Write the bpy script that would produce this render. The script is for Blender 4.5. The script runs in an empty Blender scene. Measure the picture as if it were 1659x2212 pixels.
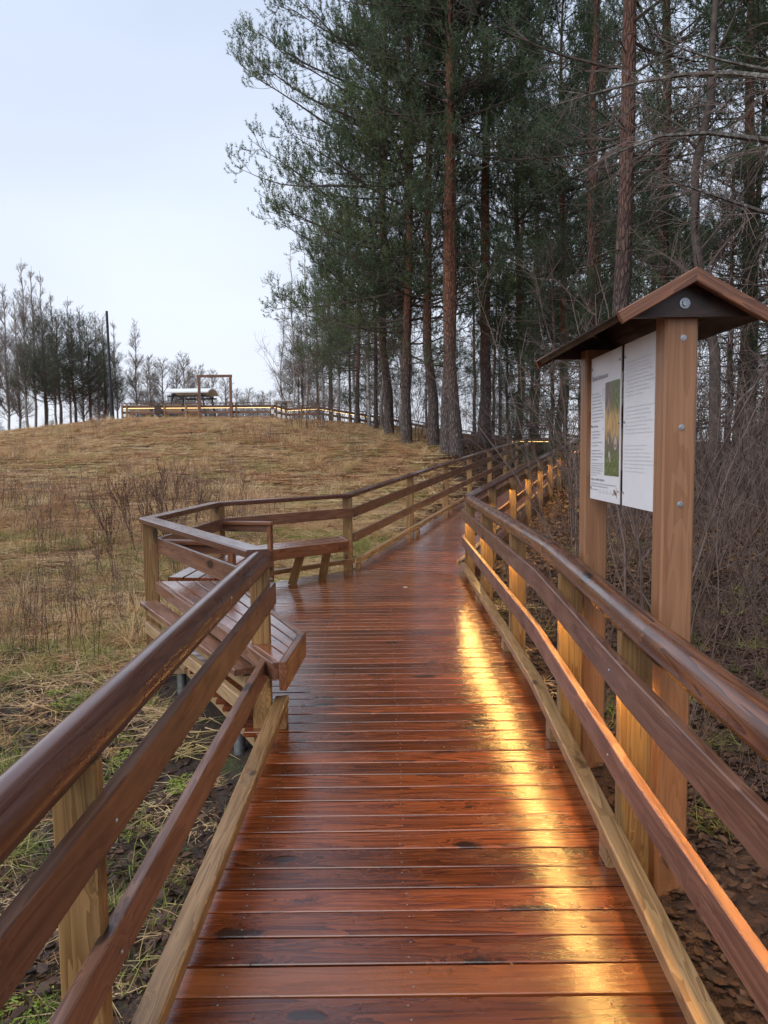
import bpy, bmesh, math, random
import numpy as np
from mathutils import Vector, Matrix
random.seed(11)
rng = np.random.default_rng(11)
R = math.radians
SC = bpy.context.scene
COL = SC.collection

# ------------------------------------------------------------------ camera
CAM_H, PITCH, ROLL, FPX = 1.6, R(4.6), R(0.6), 1598.0
cd = bpy.data.cameras.new('camera'); cam = bpy.data.objects.new('camera', cd); COL.objects.link(cam)
cd.sensor_fit = 'VERTICAL'; cd.sensor_height = 24.0; cd.lens = FPX * 24.0 / 2212.0
cd.clip_start = 0.05; cd.clip_end = 3000
fw = Vector((0, math.cos(PITCH), -math.sin(PITCH))); up0 = Vector((0, math.sin(PITCH), math.cos(PITCH))); rt0 = Vector((1, 0, 0))
crt = rt0 * math.cos(ROLL) - up0 * math.sin(ROLL); cup = up0 * math.cos(ROLL) + rt0 * math.sin(ROLL)
cam.matrix_world = Matrix(((crt.x, cup.x, -fw.x, 0), (crt.y, cup.y, -fw.y, 0), (crt.z, cup.z, -fw.z, CAM_H), (0, 0, 0, 1)))
SC.camera = cam

# ------------------------------------------------------------------ sky
W = bpy.data.worlds.new('World'); SC.world = W; W.use_nodes = True
nt = W.node_tree; nt.nodes.clear()
def wn(t, **k):
    n = nt.nodes.new(t)
    for a, b in k.items(): setattr(n, a, b)
    return n
wl = nt.links.new
SUN_EL, SUN_AZ = R(50), R(-140)          # azimuth from +Y towards +X
tc = wn('ShaderNodeTexCoord'); sep = wn('ShaderNodeSeparateXYZ'); wl(tc.outputs['Generated'], sep.inputs[0])
rmp = wn('ShaderNodeValToRGB'); wl(sep.outputs['Z'], rmp.inputs[0])
cr = rmp.color_ramp
cr.elements[0].position = 0.0; cr.elements[0].color = (0.84, 0.875, 0.975, 1)
cr.elements[1].position = 1.0; cr.elements[1].color = (0.60, 0.70, 0.88, 1)
e = cr.elements.new(0.25); e.color = (0.765, 0.835, 0.97, 1)
e = cr.elements.new(0.6); e.color = (0.585, 0.69, 0.895, 1)
mp = wn('ShaderNodeMapping'); mp.inputs['Scale'].default_value = (1.2, 1.2, 2.6); wl(tc.outputs['Generated'], mp.inputs[0])
nz = wn('ShaderNodeTexNoise'); nz.inputs['Scale'].default_value = 1.6; nz.inputs['Detail'].default_value = 5; wl(mp.outputs[0], nz.inputs['Vector'])
mr = wn('ShaderNodeMapRange'); mr.inputs[1].default_value = 0.3; mr.inputs[2].default_value = 0.7; mr.inputs[3].default_value = 0.93; mr.inputs[4].default_value = 1.06
wl(nz.outputs['Fac'], mr.inputs[0])
vm = wn('ShaderNodeVectorMath', operation='SCALE'); wl(rmp.outputs[0], vm.inputs[0]); wl(mr.outputs[0], vm.inputs['Scale'])
sky = wn('ShaderNodeTexSky', sky_type='NISHITA'); sky.sun_disc = False; sky.sun_elevation = SUN_EL; sky.sun_rotation = SUN_AZ
b1 = wn('ShaderNodeBackground'); b1.inputs[1].default_value = 0.06; wl(sky.outputs[0], b1.inputs[0])
b2 = wn('ShaderNodeBackground'); b2.inputs[1].default_value = 0.745; wl(vm.outputs[0], b2.inputs[0])
mx = wn('ShaderNodeMixShader'); mx.inputs[0].default_value = 0.9; wl(b1.outputs[0], mx.inputs[1]); wl(b2.outputs[0], mx.inputs[2])
wo = wn('ShaderNodeOutputWorld'); wl(mx.outputs[0], wo.inputs[0])

sd = bpy.data.lights.new('sun', 'SUN'); sd.energy = 1.5; sd.angle = R(60); sd.color = (1, 0.97, 0.93)
so = bpy.data.objects.new('sun', sd); COL.objects.link(so)
sdir = Vector((math.sin(SUN_AZ) * math.cos(SUN_EL), math.cos(SUN_AZ) * math.cos(SUN_EL), math.sin(SUN_EL)))
so.rotation_euler = (-sdir).to_track_quat('-Z', 'Y').to_euler(); so.location = (-20, -10, 30)
vs = SC.view_settings; vs.view_transform = 'Standard'; vs.look = 'None'; vs.exposure = 0.66; vs.gamma = 1.0; vs.use_curve_mapping = False
SC.render.engine = 'CYCLES'
SC.cycles.use_denoising = True
SC.cycles.max_bounces = 6; SC.cycles.diffuse_bounces = 3; SC.cycles.glossy_bounces = 3; SC.cycles.transparent_max_bounces = 4
SC.cycles.sample_clamp_indirect = 4.0

# ------------------------------------------------------------------ materials
MATS = {}
class NT:
    def __init__(s, name):
        s.m = bpy.data.materials.new(name); s.m.use_nodes = True; s.t = s.m.node_tree; s.t.nodes.clear()
        s.out = s.n('ShaderNodeOutputMaterial'); s.b = s.n('ShaderNodeBsdfPrincipled'); s.l(s.b.outputs[0], s.out.inputs[0])
        MATS[name] = s.m
    def n(s, t, **k):
        x = s.t.nodes.new(t)
        for a, b in k.items(): setattr(x, a, b)
        return x
    def l(s, a, b): s.t.links.new(a, b)
    def math(s, op, a, b=None, c=None, clamp=False):
        x = s.n('ShaderNodeMath', operation=op); x.use_clamp = clamp
        for i, v in enumerate((a, b, c)):
            if v is None: continue
            if isinstance(v, (int, float)): x.inputs[i].default_value = v
            else: s.l(v, x.inputs[i])
        return x.outputs[0]
    def vmath(s, op, a, b):
        x = s.n('ShaderNodeVectorMath', operation=op)
        for i, v in enumerate((a, b)):
            if isinstance(v, (tuple, list)): x.inputs[i].default_value = v
            else: s.l(v, x.inputs[i])
        return x.outputs[0]
    def noise(s, vec, scale, detail=4, rough=0.55, dist=0.0):
        x = s.n('ShaderNodeTexNoise'); x.inputs['Scale'].default_value = scale; x.inputs['Detail'].default_value = detail
        x.inputs['Roughness'].default_value = rough; x.inputs['Distortion'].default_value = dist
        if vec is not None: s.l(vec, x.inputs['Vector'])
        return x.outputs['Fac']
    def ramp(s, fac, stops):
        x = s.n('ShaderNodeValToRGB'); c = x.color_ramp
        while len(c.elements) > 1: c.elements.remove(c.elements[-1])
        c.elements[0].position = stops[0][0]; c.elements[0].color = tuple(stops[0][1]) + (1,)
        for p, col in stops[1:]:
            e = c.elements.new(p); e.color = tuple(col) + (1,)
        s.l(fac, x.inputs[0]); return x.outputs[0]
    def mrange(s, v, a, b, c, d, smooth=False):
        x = s.n('ShaderNodeMapRange'); x.clamp = True
        if smooth: x.interpolation_type = 'SMOOTHSTEP'
        s.l(v, x.inputs[0])
        for i, q in enumerate((a, b, c, d)): x.inputs[i + 1].default_value = q
        return x.outputs[0]
    def mix(s, fac, a, b, mode='MIX'):
        x = s.n('ShaderNodeMix', data_type='RGBA', blend_type=mode)
        for i, v in ((0, fac), (6, a), (7, b)):
            if isinstance(v, (int, float)): x.inputs[i].default_value = v
            elif isinstance(v, (tuple, list)): x.inputs[i].default_value = tuple(v) + (1,)
            else: s.l(v, x.inputs[i])
        return x.outputs[2]
    def bump(s, h, strength=0.3, dist=0.01):
        x = s.n('ShaderNodeBump'); x.inputs['Strength'].default_value = strength; x.inputs['Distance'].default_value = dist
        s.l(h, x.inputs['Height']); s.l(x.outputs[0], s.b.inputs['Normal']); return x.outputs[0]
    def set(s, **k):
        for a, v in k.items():
            key = a.replace('_', ' ')
            i = s.b.inputs[key]
            if isinstance(v, (int, float)): i.default_value = v
            elif isinstance(v, (tuple, list)): i.default_value = tuple(v) + (1,) if len(v) == 3 else v
            else: s.l(v, i)

def wood(name, dark, light, knot, rough=(0.15, 0.45), coat=0.5, var=0.25, knots=0.55, bump=0.25, stain=0.5, warm=None, drop=0.0, ringw=0.45):
    """sawn softwood, grain along the object's local X"""
    s = NT(name)
    tcn = s.n('ShaderNodeTexCoord'); oi = s.n('ShaderNodeObjectInfo')
    cx = s.n('ShaderNodeCombineXYZ')
    s.l(s.math('MULTIPLY', oi.outputs['Random'], 57.0), cx.inputs[0]); s.l(s.math('MULTIPLY', oi.outputs['Random'], 3.1), cx.inputs[1]); s.l(s.math('MULTIPLY', oi.outputs['Random'], 9.7), cx.inputs[2])
    v = s.vmath('ADD', tcn.outputs['Object'], cx.outputs[0])
    # knots
    wnz = s.n('ShaderNodeTexNoise'); wnz.inputs['Scale'].default_value = 14.0; s.l(v, wnz.inputs['Vector'])
    kv = s.vmath('ADD', s.vmath('MULTIPLY', v, (3.0, 8.5, 8.5)), s.vmath('MULTIPLY', s.vmath('SUBTRACT', wnz.outputs['Color'], (.5, .5, .5)), (.5, .5, .5)))
    vo = s.n('ShaderNodeTexVoronoi'); vo.inputs['Scale'].default_value = 1.0; s.l(kv, vo.inputs['Vector']); vo.inputs['Randomness'].default_value = 0.9
    sc = s.n('ShaderNodeSeparateColor'); s.l(vo.outputs['Color'], sc.inputs[0])
    has = s.math('GREATER_THAN', sc.outputs[0], knots)
    kn = s.math('MULTIPLY', s.mrange(vo.outputs['Distance'], 0.14, 0.26, 1, 0, True), has)
    halo = s.math('MULTIPLY', s.mrange(vo.outputs['Distance'], 0.2, 0.5, 1, 0, True), has)
    # grain bends around knots
    warp = s.n('ShaderNodeCombineXYZ'); s.l(s.math('MULTIPLY', halo, 0.035), warp.inputs[1]); s.l(s.math('MULTIPLY', halo, 0.03), warp.inputs[2])
    v2 = s.vmath('ADD', v, warp.outputs[0])
    g1v = s.vmath('MULTIPLY', v2, (0.9, 62, 62)); g1 = s.noise(g1v, 1.0, 6, 0.65, 0.4)
    g2v = s.vmath('MULTIPLY', v2, (0.55, 9, 9)); g2 = s.noise(g2v, 1.0, 3, 0.5, 1.2)
    rings = s.math('FRACT', s.math('MULTIPLY', g2, 9.0))
    rings = s.mrange(rings, 0.0, 0.9, 0.0, 1.0)
    g = s.math('ADD', s.math('MULTIPLY', g1, 1.0 - ringw), s.math('MULTIPLY', rings, ringw))
    col = s.mix(s.mrange(g, 0.25, 0.75, 0, 1), dark, light)
    br = s.mrange(oi.outputs['Random'], 0, 1, 1 - var, 1 + var)
    vmn = s.n('ShaderNodeVectorMath', operation='SCALE'); s.l(col, vmn.inputs[0]); s.l(br, vmn.inputs['Scale']); col = vmn.outputs[0]
    if warm is not None:
        r2 = s.math('FRACT', s.math('MULTIPLY', oi.outputs['Random'], 17.3))
        col = s.mix(s.mrange(r2, 0.92, 0.98, 0, 0.7), col, warm)
    blot = s.noise(s.vmath('MULTIPLY', v, (1.6, 4, 4)), 1.3, 4, 0.6)
    col = s.mix(s.mrange(blot, 0.52, 0.75, 0, stain), col, tuple(c * 0.42 for c in dark))
    col = s.mix(s.math('MULTIPLY', halo, 0.25), col, tuple(c * 0.5 for c in dark))
    col = s.mix(s.math('MULTIPLY', kn, 0.9), col, knot)
    wet = s.noise(s.vmath('MULTIPLY', v, (2.2, 6, 6)), 1.7, 5, 0.6)
    rg = s.mrange(wet, 0.38, 0.66, rough[0], rough[1])
    h = s.math('ADD', s.math('MULTIPLY', g1, 0.7), s.math('MULTIPLY', wet, 0.5))
    h = s.math('ADD', h, s.math('MULTIPLY', kn, 0.4))
    h = s.math('ADD', h, s.math('MULTIPLY', s.math('ADD', s.noise(tcn.outputs['Object'], 170.0, 2, 0.5), s.math('MULTIPLY', s.noise(v, 26.0, 2, 0.5), 2.2)), drop))
    nb = s.bump(h, bump, 0.004); s.l(nb, s.b.inputs['Coat Normal'])
    s.set(Base_Color=col, Roughness=rg, Coat_Weight=coat, Coat_Roughness=0.13, Coat_IOR=1.5)
    return s.m

wood('deck_wood', (0.082, 0.0175, 0.0060), (0.235, 0.062, 0.0185), (0.018, 0.009, 0.007), (0.10, 0.30), 0.7, 0.36, 0.55, 0.30, 0.3, (0.27, 0.090, 0.024), 0.24)
wood('rail_wood', (0.105, 0.043, 0.026), (0.215, 0.105, 0.064), (0.018, 0.009, 0.007), (0.28, 0.5), 0.18, 0.2, 0.66, 0.35, 0.4)
wood('handrail_wood', (0.066, 0.023, 0.015), (0.120, 0.046, 0.029), (0.10, 0.045, 0.028), (0.26, 0.40), 0.5, 0.10, 0.95, 0.07, 0.25)
wood('handrail_worn_wood', (0.055, 0.018, 0.010), (0.20, 0.075, 0.032), (0.022, 0.011, 0.008), (0.14, 0.42), 0.55, 0.12, 0.7, 0.3, 0.75)
wood('post_wood', (0.165, 0.082, 0.028), (0.33, 0.195, 0.074), (0.05, 0.026, 0.012), (0.35, 0.6), 0.12, 0.15, 0.66, 0.4, 0.35)
wood('toe_wood', (0.19, 0.098, 0.038), (0.36, 0.215, 0.094), (0.06, 0.03, 0.014), (0.3, 0.55), 0.2, 0.12, 0.75, 0.4, 0.3)
wood('pale_wood', (0.25, 0.15, 0.075), (0.42, 0.285, 0.155), (0.12, 0.06, 0.03), (0.4, 0.65), 0.1, 0.12, 0.75, 0.3, 0.3)
wood('sign_wood', (0.20, 0.085, 0.038), (0.35, 0.178, 0.088), (0.045, 0.020, 0.012), (0.4, 0.62), 0.08, 0.06, 0.80, 0.25, 0.06, None, 0.0, 0.18)
wood('gable_wood', (0.095, 0.030, 0.014), (0.25, 0.098, 0.042), (0.03, 0.012, 0.008), (0.3, 0.55), 0.25, 0.1, 0.7, 0.3, 0.8)
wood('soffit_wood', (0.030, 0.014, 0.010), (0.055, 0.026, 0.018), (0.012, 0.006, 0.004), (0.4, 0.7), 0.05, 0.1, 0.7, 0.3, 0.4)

s = NT('galvanised'); n1 = s.noise(s.n('ShaderNodeTexCoord').outputs['Object'], 40, 3)
s.set(Base_Color=s.ramp(n1, [(0.3, (0.32, 0.35, 0.38)), (0.7, (0.5, 0.53, 0.56))]), Metallic=0.85, Roughness=0.42)
s = NT('led_strip'); s.set(Base_Color=(0.9, 0.8, 0.6), Emission_Color=(1.0, 0.57, 0.15), Emission_Strength=62.0, Roughness=0.4)
s = NT('led_strip_dim'); s.set(Base_Color=(0.9, 0.8, 0.6), Emission_Color=(1.0, 0.62, 0.20), Emission_Strength=2.6, Roughness=0.4)
s = NT('dull_zinc'); s.set(Base_Color=(0.30, 0.29, 0.28), Metallic=0.6, Roughness=0.5)
s = NT('aluminium'); s.set(Base_Color=(0.6, 0.6, 0.6), Metallic=0.9, Roughness=0.4)
s = NT('roof_felt'); o = s.n('ShaderNodeTexCoord').outputs['Object']; n1 = s.noise(o, 160, 3); n2 = s.noise(o, 12, 3)
s.bump(n1, 0.6, 0.004); s.set(Base_Color=s.ramp(n1, [(0.35, (0.018, 0.018, 0.019)), (0.7, (0.06, 0.06, 0.062))]), Roughness=s.mrange(n2, 0.3, 0.7, 0.3, 0.7))
s = NT('panel_white'); o = s.n('ShaderNodeTexCoord').outputs['Object']; n1 = s.noise(o, 9, 3)
s.set(Base_Color=s.ramp(n1, [(0.3, (0.76, 0.765, 0.79)), (0.7, (0.82, 0.82, 0.84))]), Roughness=0.35)
s = NT('print_dark'); s.set(Base_Color=(0.10, 0.10, 0.13), Roughness=0.5)
s = NT('print_grey'); s.set(Base_Color=(0.38, 0.385, 0.43), Roughness=0.5)
s = NT('print_faint'); s.set(Base_Color=(0.725, 0.73, 0.75), Roughness=0.5)
s = NT('print_tint'); s.set(Base_Color=(0.66, 0.68, 0.80), Roughness=0.4)
s = NT('print_beige'); s.set(Base_Color=(0.46, 0.41, 0.36), Roughness=0.5)
s = NT('print_brown'); s.set(Base_Color=(0.26, 0.17, 0.13), Roughness=0.5)
s = NT('black_paint'); o = s.n('ShaderNodeTexCoord').outputs['Object']
s.set(Base_Color=s.ramp(s.noise(o, 6, 2), [(0.3, (0.012, 0.012, 0.014)), (0.7, (0.022, 0.022, 0.025))]), Roughness=0.45)
s = NT('white_paint'); o = s.n('ShaderNodeTexCoord').outputs['Object']
s.set(Base_Color=s.ramp(s.noise(o, 3, 4), [(0.3, (0.70, 0.71, 0.72)), (0.7, (0.80, 0.80, 0.80))]), Roughness=0.5)
s = NT('grey_metal_roof'); o = s.n('ShaderNodeTexCoord').outputs['Object']
s.set(Base_Color=s.ramp(s.noise(o, 3, 4), [(0.3, (0.42, 0.43, 0.45)), (0.7, (0.52, 0.53, 0.55))]), Roughness=0.4)
s = NT('dark_steel'); o = s.n('ShaderNodeTexCoord').outputs['Object']
s.set(Base_Color=s.ramp(s.noise(o, 6, 2), [(0.3, (0.025, 0.024, 0.026)), (0.7, (0.045, 0.042, 0.042))]), Roughness=0.5)
s = NT('window_glass'); s.set(Base_Color=(0.05, 0.06, 0.06), Roughness=0.06, Specular_IOR_Level=0.6)
# printed photograph of fungi on a rotten trunk
s = NT('print_photo'); o = s.n('ShaderNodeTexCoord').outputs['Object']
sp = s.n('ShaderNodeSeparateXYZ'); s.l(o, sp.inputs[0])
n1 = s.noise(s.vmath('MULTIPLY', o, (22, 10, 1)), 1.4, 6, 0.65, 0.8); n2 = s.noise(s.vmath('MULTIPLY', o, (70, 45, 1)), 1, 4, 0.6); n3 = s.noise(s.vmath('MULTIPLY', o, (45, 14, 1)), 1, 5, 0.6)
green = s.ramp(n2, [(0.3, (0.03, 0.045, 0.018)), (0.55, (0.14, 0.18, 0.05)), (0.75, (0.33, 0.38, 0.15))])
bark = s.ramp(n3, [(0.25, (0.04, 0.03, 0.03)), (0.5, (0.16, 0.12, 0.10)), (0.75, (0.36, 0.28, 0.22))])
orange = s.ramp(n3, [(0.3, (0.3, 0.16, 0.05)), (0.6, (0.60, 0.40, 0.16)), (0.8, (0.8, 0.72, 0.6))])
yy = s.math('ADD', sp.outputs[1], s.math('MULTIPLY', s.math('SUBTRACT', n1, 0.5), 0.22))
xx = s.math('ADD', sp.outputs[0], s.math('MULTIPLY', s.math('SUBTRACT', n1, 0.5), 0.16))
c1 = s.mix(s.mrange(s.math('ABSOLUTE', s.math('SUBTRACT', yy, 0.03)), 0.03, 0.09, 1, 0), bark, orange)
gm = s.math('MAXIMUM', s.math('MULTIPLY', s.mrange(yy, 0.04, 0.10, 0, 1), s.mrange(xx, -0.03, 0.03, 0, 1)), s.mrange(yy, -0.06, -0.14, 0, 0.95))
c1 = s.mix(gm, c1, green)
s.set(Base_Color=c1, Roughness=0.4)

def bark_pine(name, low, lowd, high, highd, z0, z1):
    s = NT(name); o = s.n('ShaderNodeTexCoord').outputs['Object']; sp = s.n('ShaderNodeSeparateXYZ'); s.l(o, sp.inputs[0])
    vo = s.n('ShaderNodeTexVoronoi', feature='DISTANCE_TO_EDGE'); vo.inputs['Scale'].default_value = 1.0; s.l(s.vmath('MULTIPLY', o, (16, 16, 4.5)), vo.inputs['Vector'])
    pl = s.mrange(vo.outputs['Distance'], 0.02, 0.25, 0, 1); n1 = s.noise(s.vmath('MULTIPLY', o, (7, 7, 2)), 1.6, 6, 0.65)
    t = s.mrange(s.math('ADD', sp.outputs[2], s.math('MULTIPLY', s.math('SUBTRACT', n1, 0.5), 3.0)), z0, z1, 0, 1)
    f = s.math('MULTIPLY', pl, s.mrange(n1, 0.3, 0.75, 0.35, 1.0))
    c = s.mix(t, s.mix(f, lowd, low), s.mix(f, highd, high))
    s.bump(pl, 0.8, 0.03); s.set(Base_Color=c, Roughness=0.85)
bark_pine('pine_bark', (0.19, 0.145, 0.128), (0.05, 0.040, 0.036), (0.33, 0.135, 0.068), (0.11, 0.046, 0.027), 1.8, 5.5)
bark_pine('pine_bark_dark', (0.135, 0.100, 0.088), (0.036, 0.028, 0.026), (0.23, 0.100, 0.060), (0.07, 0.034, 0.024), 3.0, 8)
s = NT('branch_bark'); o = s.n('ShaderNodeTexCoord').outputs['Object']; n1 = s.noise(o, 9, 4)
s.set(Base_Color=s.ramp(n1, [(0.3, (0.040, 0.030, 0.026)), (0.7, (0.11, 0.082, 0.068))]), Roughness=0.85)
s = NT('twig_bark'); o = s.n('ShaderNodeTexCoord').outputs['Object']; n1 = s.noise(o, 5, 4); oi = s.n('ShaderNodeObjectInfo')
s.set(Base_Color=s.mix(s.mrange(oi.outputs['Random'], 0, 1, 0, 0.6), s.ramp(n1, [(0.3, (0.085, 0.060, 0.050)), (0.7, (0.21, 0.155, 0.128))]), (0.10, 0.052, 0.040)), Roughness=0.7)
s = NT('lichen_bark'); o = s.n('ShaderNodeTexCoord').outputs['Object']; n1 = s.noise(o, 22, 5, 0.65); n2 = s.noise(o, 5, 3)
c = s.ramp(n1, [(0.3, (0.035, 0.030, 0.027)), (0.5, (0.12, 0.105, 0.092)), (0.62, (0.26, 0.265, 0.235)), (0.8, (0.34, 0.37, 0.26))])
s.bump(n1, 0.6, 0.01); s.set(Base_Color=s.mix(s.mrange(n2, 0.55, 0.7, 0, 0.5), c, (0.045, 0.038, 0.03)), Roughness=0.85)
s = NT('birch_bark'); o = s.n('ShaderNodeTexCoord').outputs['Object']; sp = s.n('ShaderNodeSeparateXYZ'); s.l(o, sp.inputs[0])
n1 = s.noise(s.vmath('MULTIPLY', o, (5, 5, 14)), 1.5, 5, 0.6); n2 = s.noise(o, 2.2, 4)
c = s.ramp(n1, [(0.36, (0.03, 0.027, 0.026)), (0.46, (0.42, 0.40, 0.38)), (0.8, (0.58, 0.56, 0.53))])
c = s.mix(s.mrange(sp.outputs[2], 0.3, 1.6, 0.75, 0.0), c, (0.09, 0.085, 0.075)); c = s.mix(s.mrange(n2, 0.5, 0.72, 0, 0.7), c, (0.14, 0.125, 0.105))
s.set(Base_Color=c, Roughness=0.75)
s = NT('aspen_bark'); o = s.n('ShaderNodeTexCoord').outputs['Object']; n1 = s.noise(o, 1.7, 5)
s.set(Base_Color=s.ramp(n1, [(0.3, (0.20, 0.17, 0.15)), (0.7, (0.36, 0.315, 0.28))]), Roughness=0.8)
def leafy(name, cols, rough=0.6, trans=0.15, patches=None, iw=0.45):
    s = NT(name); ge = s.n('ShaderNodeNewGeometry'); oi = s.n('ShaderNodeObjectInfo'); o = s.n('ShaderNodeTexCoord').outputs['Object']
    f = s.math('ADD', s.math('MULTIPLY', ge.outputs['Random Per Island'], 1.0 - iw), s.math('MULTIPLY', oi.outputs['Random'], iw))
    k = len(cols); c = s.ramp(f, [(i / max(1, k - 1) * 0.8 + 0.1, cc) for i, cc in enumerate(cols)])
    big = s.noise(o, 0.7, 3); c = s.mix(s.mrange(big, 0.4, 0.7, 0, 0.35), c, tuple(q * 0.6 for q in cols[0]))
    if patches:
        for k_, (sc_, lo_, hi_, amt_, col_) in enumerate(patches):
            nn_ = s.noise(s.vmath('ADD', oi.outputs['Location'], (k_ * 17.3, k_ * 9.1, 0)), sc_, 3, 0.6); c = s.mix(s.mrange(nn_, lo_, hi_, 0, amt_), c, col_)
    s.set(Base_Color=c, Roughness=rough, Specular_IOR_Level=0.3)
    if trans:
        tr = s.n('ShaderNodeBsdfTranslucent'); s.l(c, tr.inputs[0]); ms = s.n('ShaderNodeMixShader'); ms.inputs[0].default_value = trans
        s.l(s.b.outputs[0], ms.inputs[1]); s.l(tr.outputs[0], ms.inputs[2]); s.l(ms.outputs[0], s.out.inputs[0])
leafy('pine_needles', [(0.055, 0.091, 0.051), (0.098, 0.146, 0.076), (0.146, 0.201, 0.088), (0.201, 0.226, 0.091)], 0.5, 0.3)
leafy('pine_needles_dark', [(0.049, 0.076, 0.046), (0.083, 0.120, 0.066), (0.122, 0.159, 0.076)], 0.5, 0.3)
leafy('brown_needles', [(0.12, 0.055, 0.022), (0.19, 0.095, 0.04)], 0.6, 0.1)
leafy('spruce_needles', [(0.026, 0.062, 0.026), (0.051, 0.109, 0.040), (0.082, 0.155, 0.055)], 0.5, 0.3)
leafy('dry_grass_blades', [(0.21, 0.105, 0.052), (0.57, 0.345, 0.165), (0.76, 0.545, 0.285), (0.80, 0.650, 0.410)], 0.6, 0.3, [(0.5, 0.45, 0.62, 0.5, (0.52, 0.260, 0.140)), (0.9, 0.54, 0.66, 0.45, (0.42, 0.40, 0.140)), (1.6, 0.55, 0.7, 0.5, (0.78, 0.62, 0.41))], 0.7)
leafy('green_grass_blades', [(0.10, 0.135, 0.030), (0.19, 0.225, 0.048), (0.32, 0.320, 0.080), (0.50, 0.400, 0.170)], 0.5, 0.25, None, 0.6)
leafy('dead_leaf', [(0.020, 0.013, 0.011), (0.050, 0.028, 0.020), (0.095, 0.048, 0.027), (0.12, 0.075, 0.05)], 0.6, 0.0)
leafy('brown_leaf', [(0.060, 0.028, 0.015), (0.13, 0.060, 0.028), (0.21, 0.105, 0.045), (0.30, 0.175, 0.09)], 0.4, 0.0)
leafy('weed_stalk', [(0.085, 0.045, 0.034), (0.19, 0.110, 0.078), (0.42, 0.30, 0.20)], 0.7, 0.0, None, 0.3)
leafy('moss', [(0.10, 0.15, 0.02), (0.20, 0.27, 0.03), (0.30, 0.36, 0.06)], 0.7, 0.1)
leafy('dock_seed', [(0.060, 0.028, 0.020), (0.12, 0.056, 0.036)], 0.8, 0.0)

s = NT('ground_soil'); o = s.n('ShaderNodeTexCoord').outputs['Object']
at = s.n('ShaderNodeAttribute'); at.attribute_name = 'cover'
n1 = s.noise(o, 0.9, 6, 0.65); n2 = s.noise(o, 14, 5, 0.7); n3 = s.noise(o, 3.0, 5, 0.6); n4 = s.noise(o, 55, 3, 0.6)
straw = s.ramp(n2, [(0.28, (0.085, 0.045, 0.026)), (0.5, (0.21, 0.115, 0.055)), (0.72, (0.42, 0.27, 0.135))])
straw = s.mix(s.mrange(n1, 0.52, 0.68, 0, 0.55), straw, (0.17, 0.16, 0.045))
soil = s.ramp(n2, [(0.3, (0.018, 0.012, 0.010)), (0.55, (0.050, 0.030, 0.020)), (0.8, (0.11, 0.065, 0.04))])
moss = s.ramp(n4, [(0.3, (0.05, 0.075, 0.014)), (0.7, (0.15, 0.19, 0.035))])
soil = s.mix(s.mrange(n3, 0.55, 0.68, 0, 0.75), soil, moss)
litter = s.ramp(n2, [(0.3, (0.022, 0.013, 0.010)), (0.55, (0.075, 0.036, 0.020)), (0.8, (0.15, 0.078, 0.042))])
sc = s.n('ShaderNodeSeparateColor'); s.l(at.outputs['Color'], sc.inputs[0])
c = s.mix(s.mrange(s.math('ADD', sc.outputs[0], s.math('MULTIPLY', s.math('SUBTRACT', n3, 0.5), 0.9)), 0.35, 0.65, 0, 1), straw, soil)
c = s.mix(s.mrange(s.math('ADD', sc.outputs[1], s.math('MULTIPLY', s.math('SUBTRACT', n3, 0.5), 0.5)), 0.35, 0.65, 0, 1), c, litter)
s.bump(s.math('ADD', n2, s.math('MULTIPLY', n4, 0.5)), 0.9, 0.05)
s.set(Base_Color=c, Roughness=0.85)

# ------------------------------------------------------------------ object helpers
def tag(o, label=None, cat=None, group=None, kind=None):
    if label: o['label'] = label
    if cat: o['category'] = cat
    if group: o['group'] = group
    if kind: o['kind'] = kind
    return o
def empty(name, loc=(0, 0, 0), label=None, cat=None, group=None, kind=None):
    o = bpy.data.objects.new(name, None); COL.objects.link(o); o.location = loc; o.empty_display_size = 0.2
    return tag(o, label, cat, group, kind)
def world_of(o):
    m = o.matrix_basis
    while o.parent: o = o.parent; m = o.matrix_basis @ m
    return m
def link(name, me, M=None, parent=None):
    o = bpy.data.objects.new(name, me); COL.objects.link(o)
    M = M if M is not None else Matrix.Identity(4)
    if parent is not None:
        o.parent = parent; M = world_of(parent).inverted() @ M
    o.matrix_basis = M
    return o
def mesh_np(name, verts, faces, mats, midx=None, smooth=False):
    """faces: list of int arrays (M,k); midx: list of material index per array"""
    me = bpy.data.meshes.new(name)
    verts = np.asarray(verts, dtype=np.float32).reshape(-1, 3)
    faces = [np.asarray(f, dtype=np.int32) for f in faces if len(f)]
    loops = np.concatenate([f.ravel() for f in faces]); sizes = np.concatenate([np.full(len(f), f.shape[1], np.int32) for f in faces])
    starts = np.concatenate([[0], np.cumsum(sizes)[:-1]]).astype(np.int32)
    me.vertices.add(len(verts)); me.vertices.foreach_set('co', verts.ravel())
    me.loops.add(len(loops)); me.loops.foreach_set('vertex_index', loops)
    me.polygons.add(len(sizes)); me.polygons.foreach_set('loop_start', starts); me.polygons.foreach_set('loop_total', sizes)
    for m in mats: me.materials.append(MATS[m])
    if midx is not None:
        me.polygons.foreach_set('material_index', np.concatenate([np.full(len(f), i, np.int32) for f, i in zip(faces, midx)]))
    me.polygons.foreach_set('use_smooth', np.full(len(sizes), smooth))
    me.update(calc_edges=True); me.validate()
    return me
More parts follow.
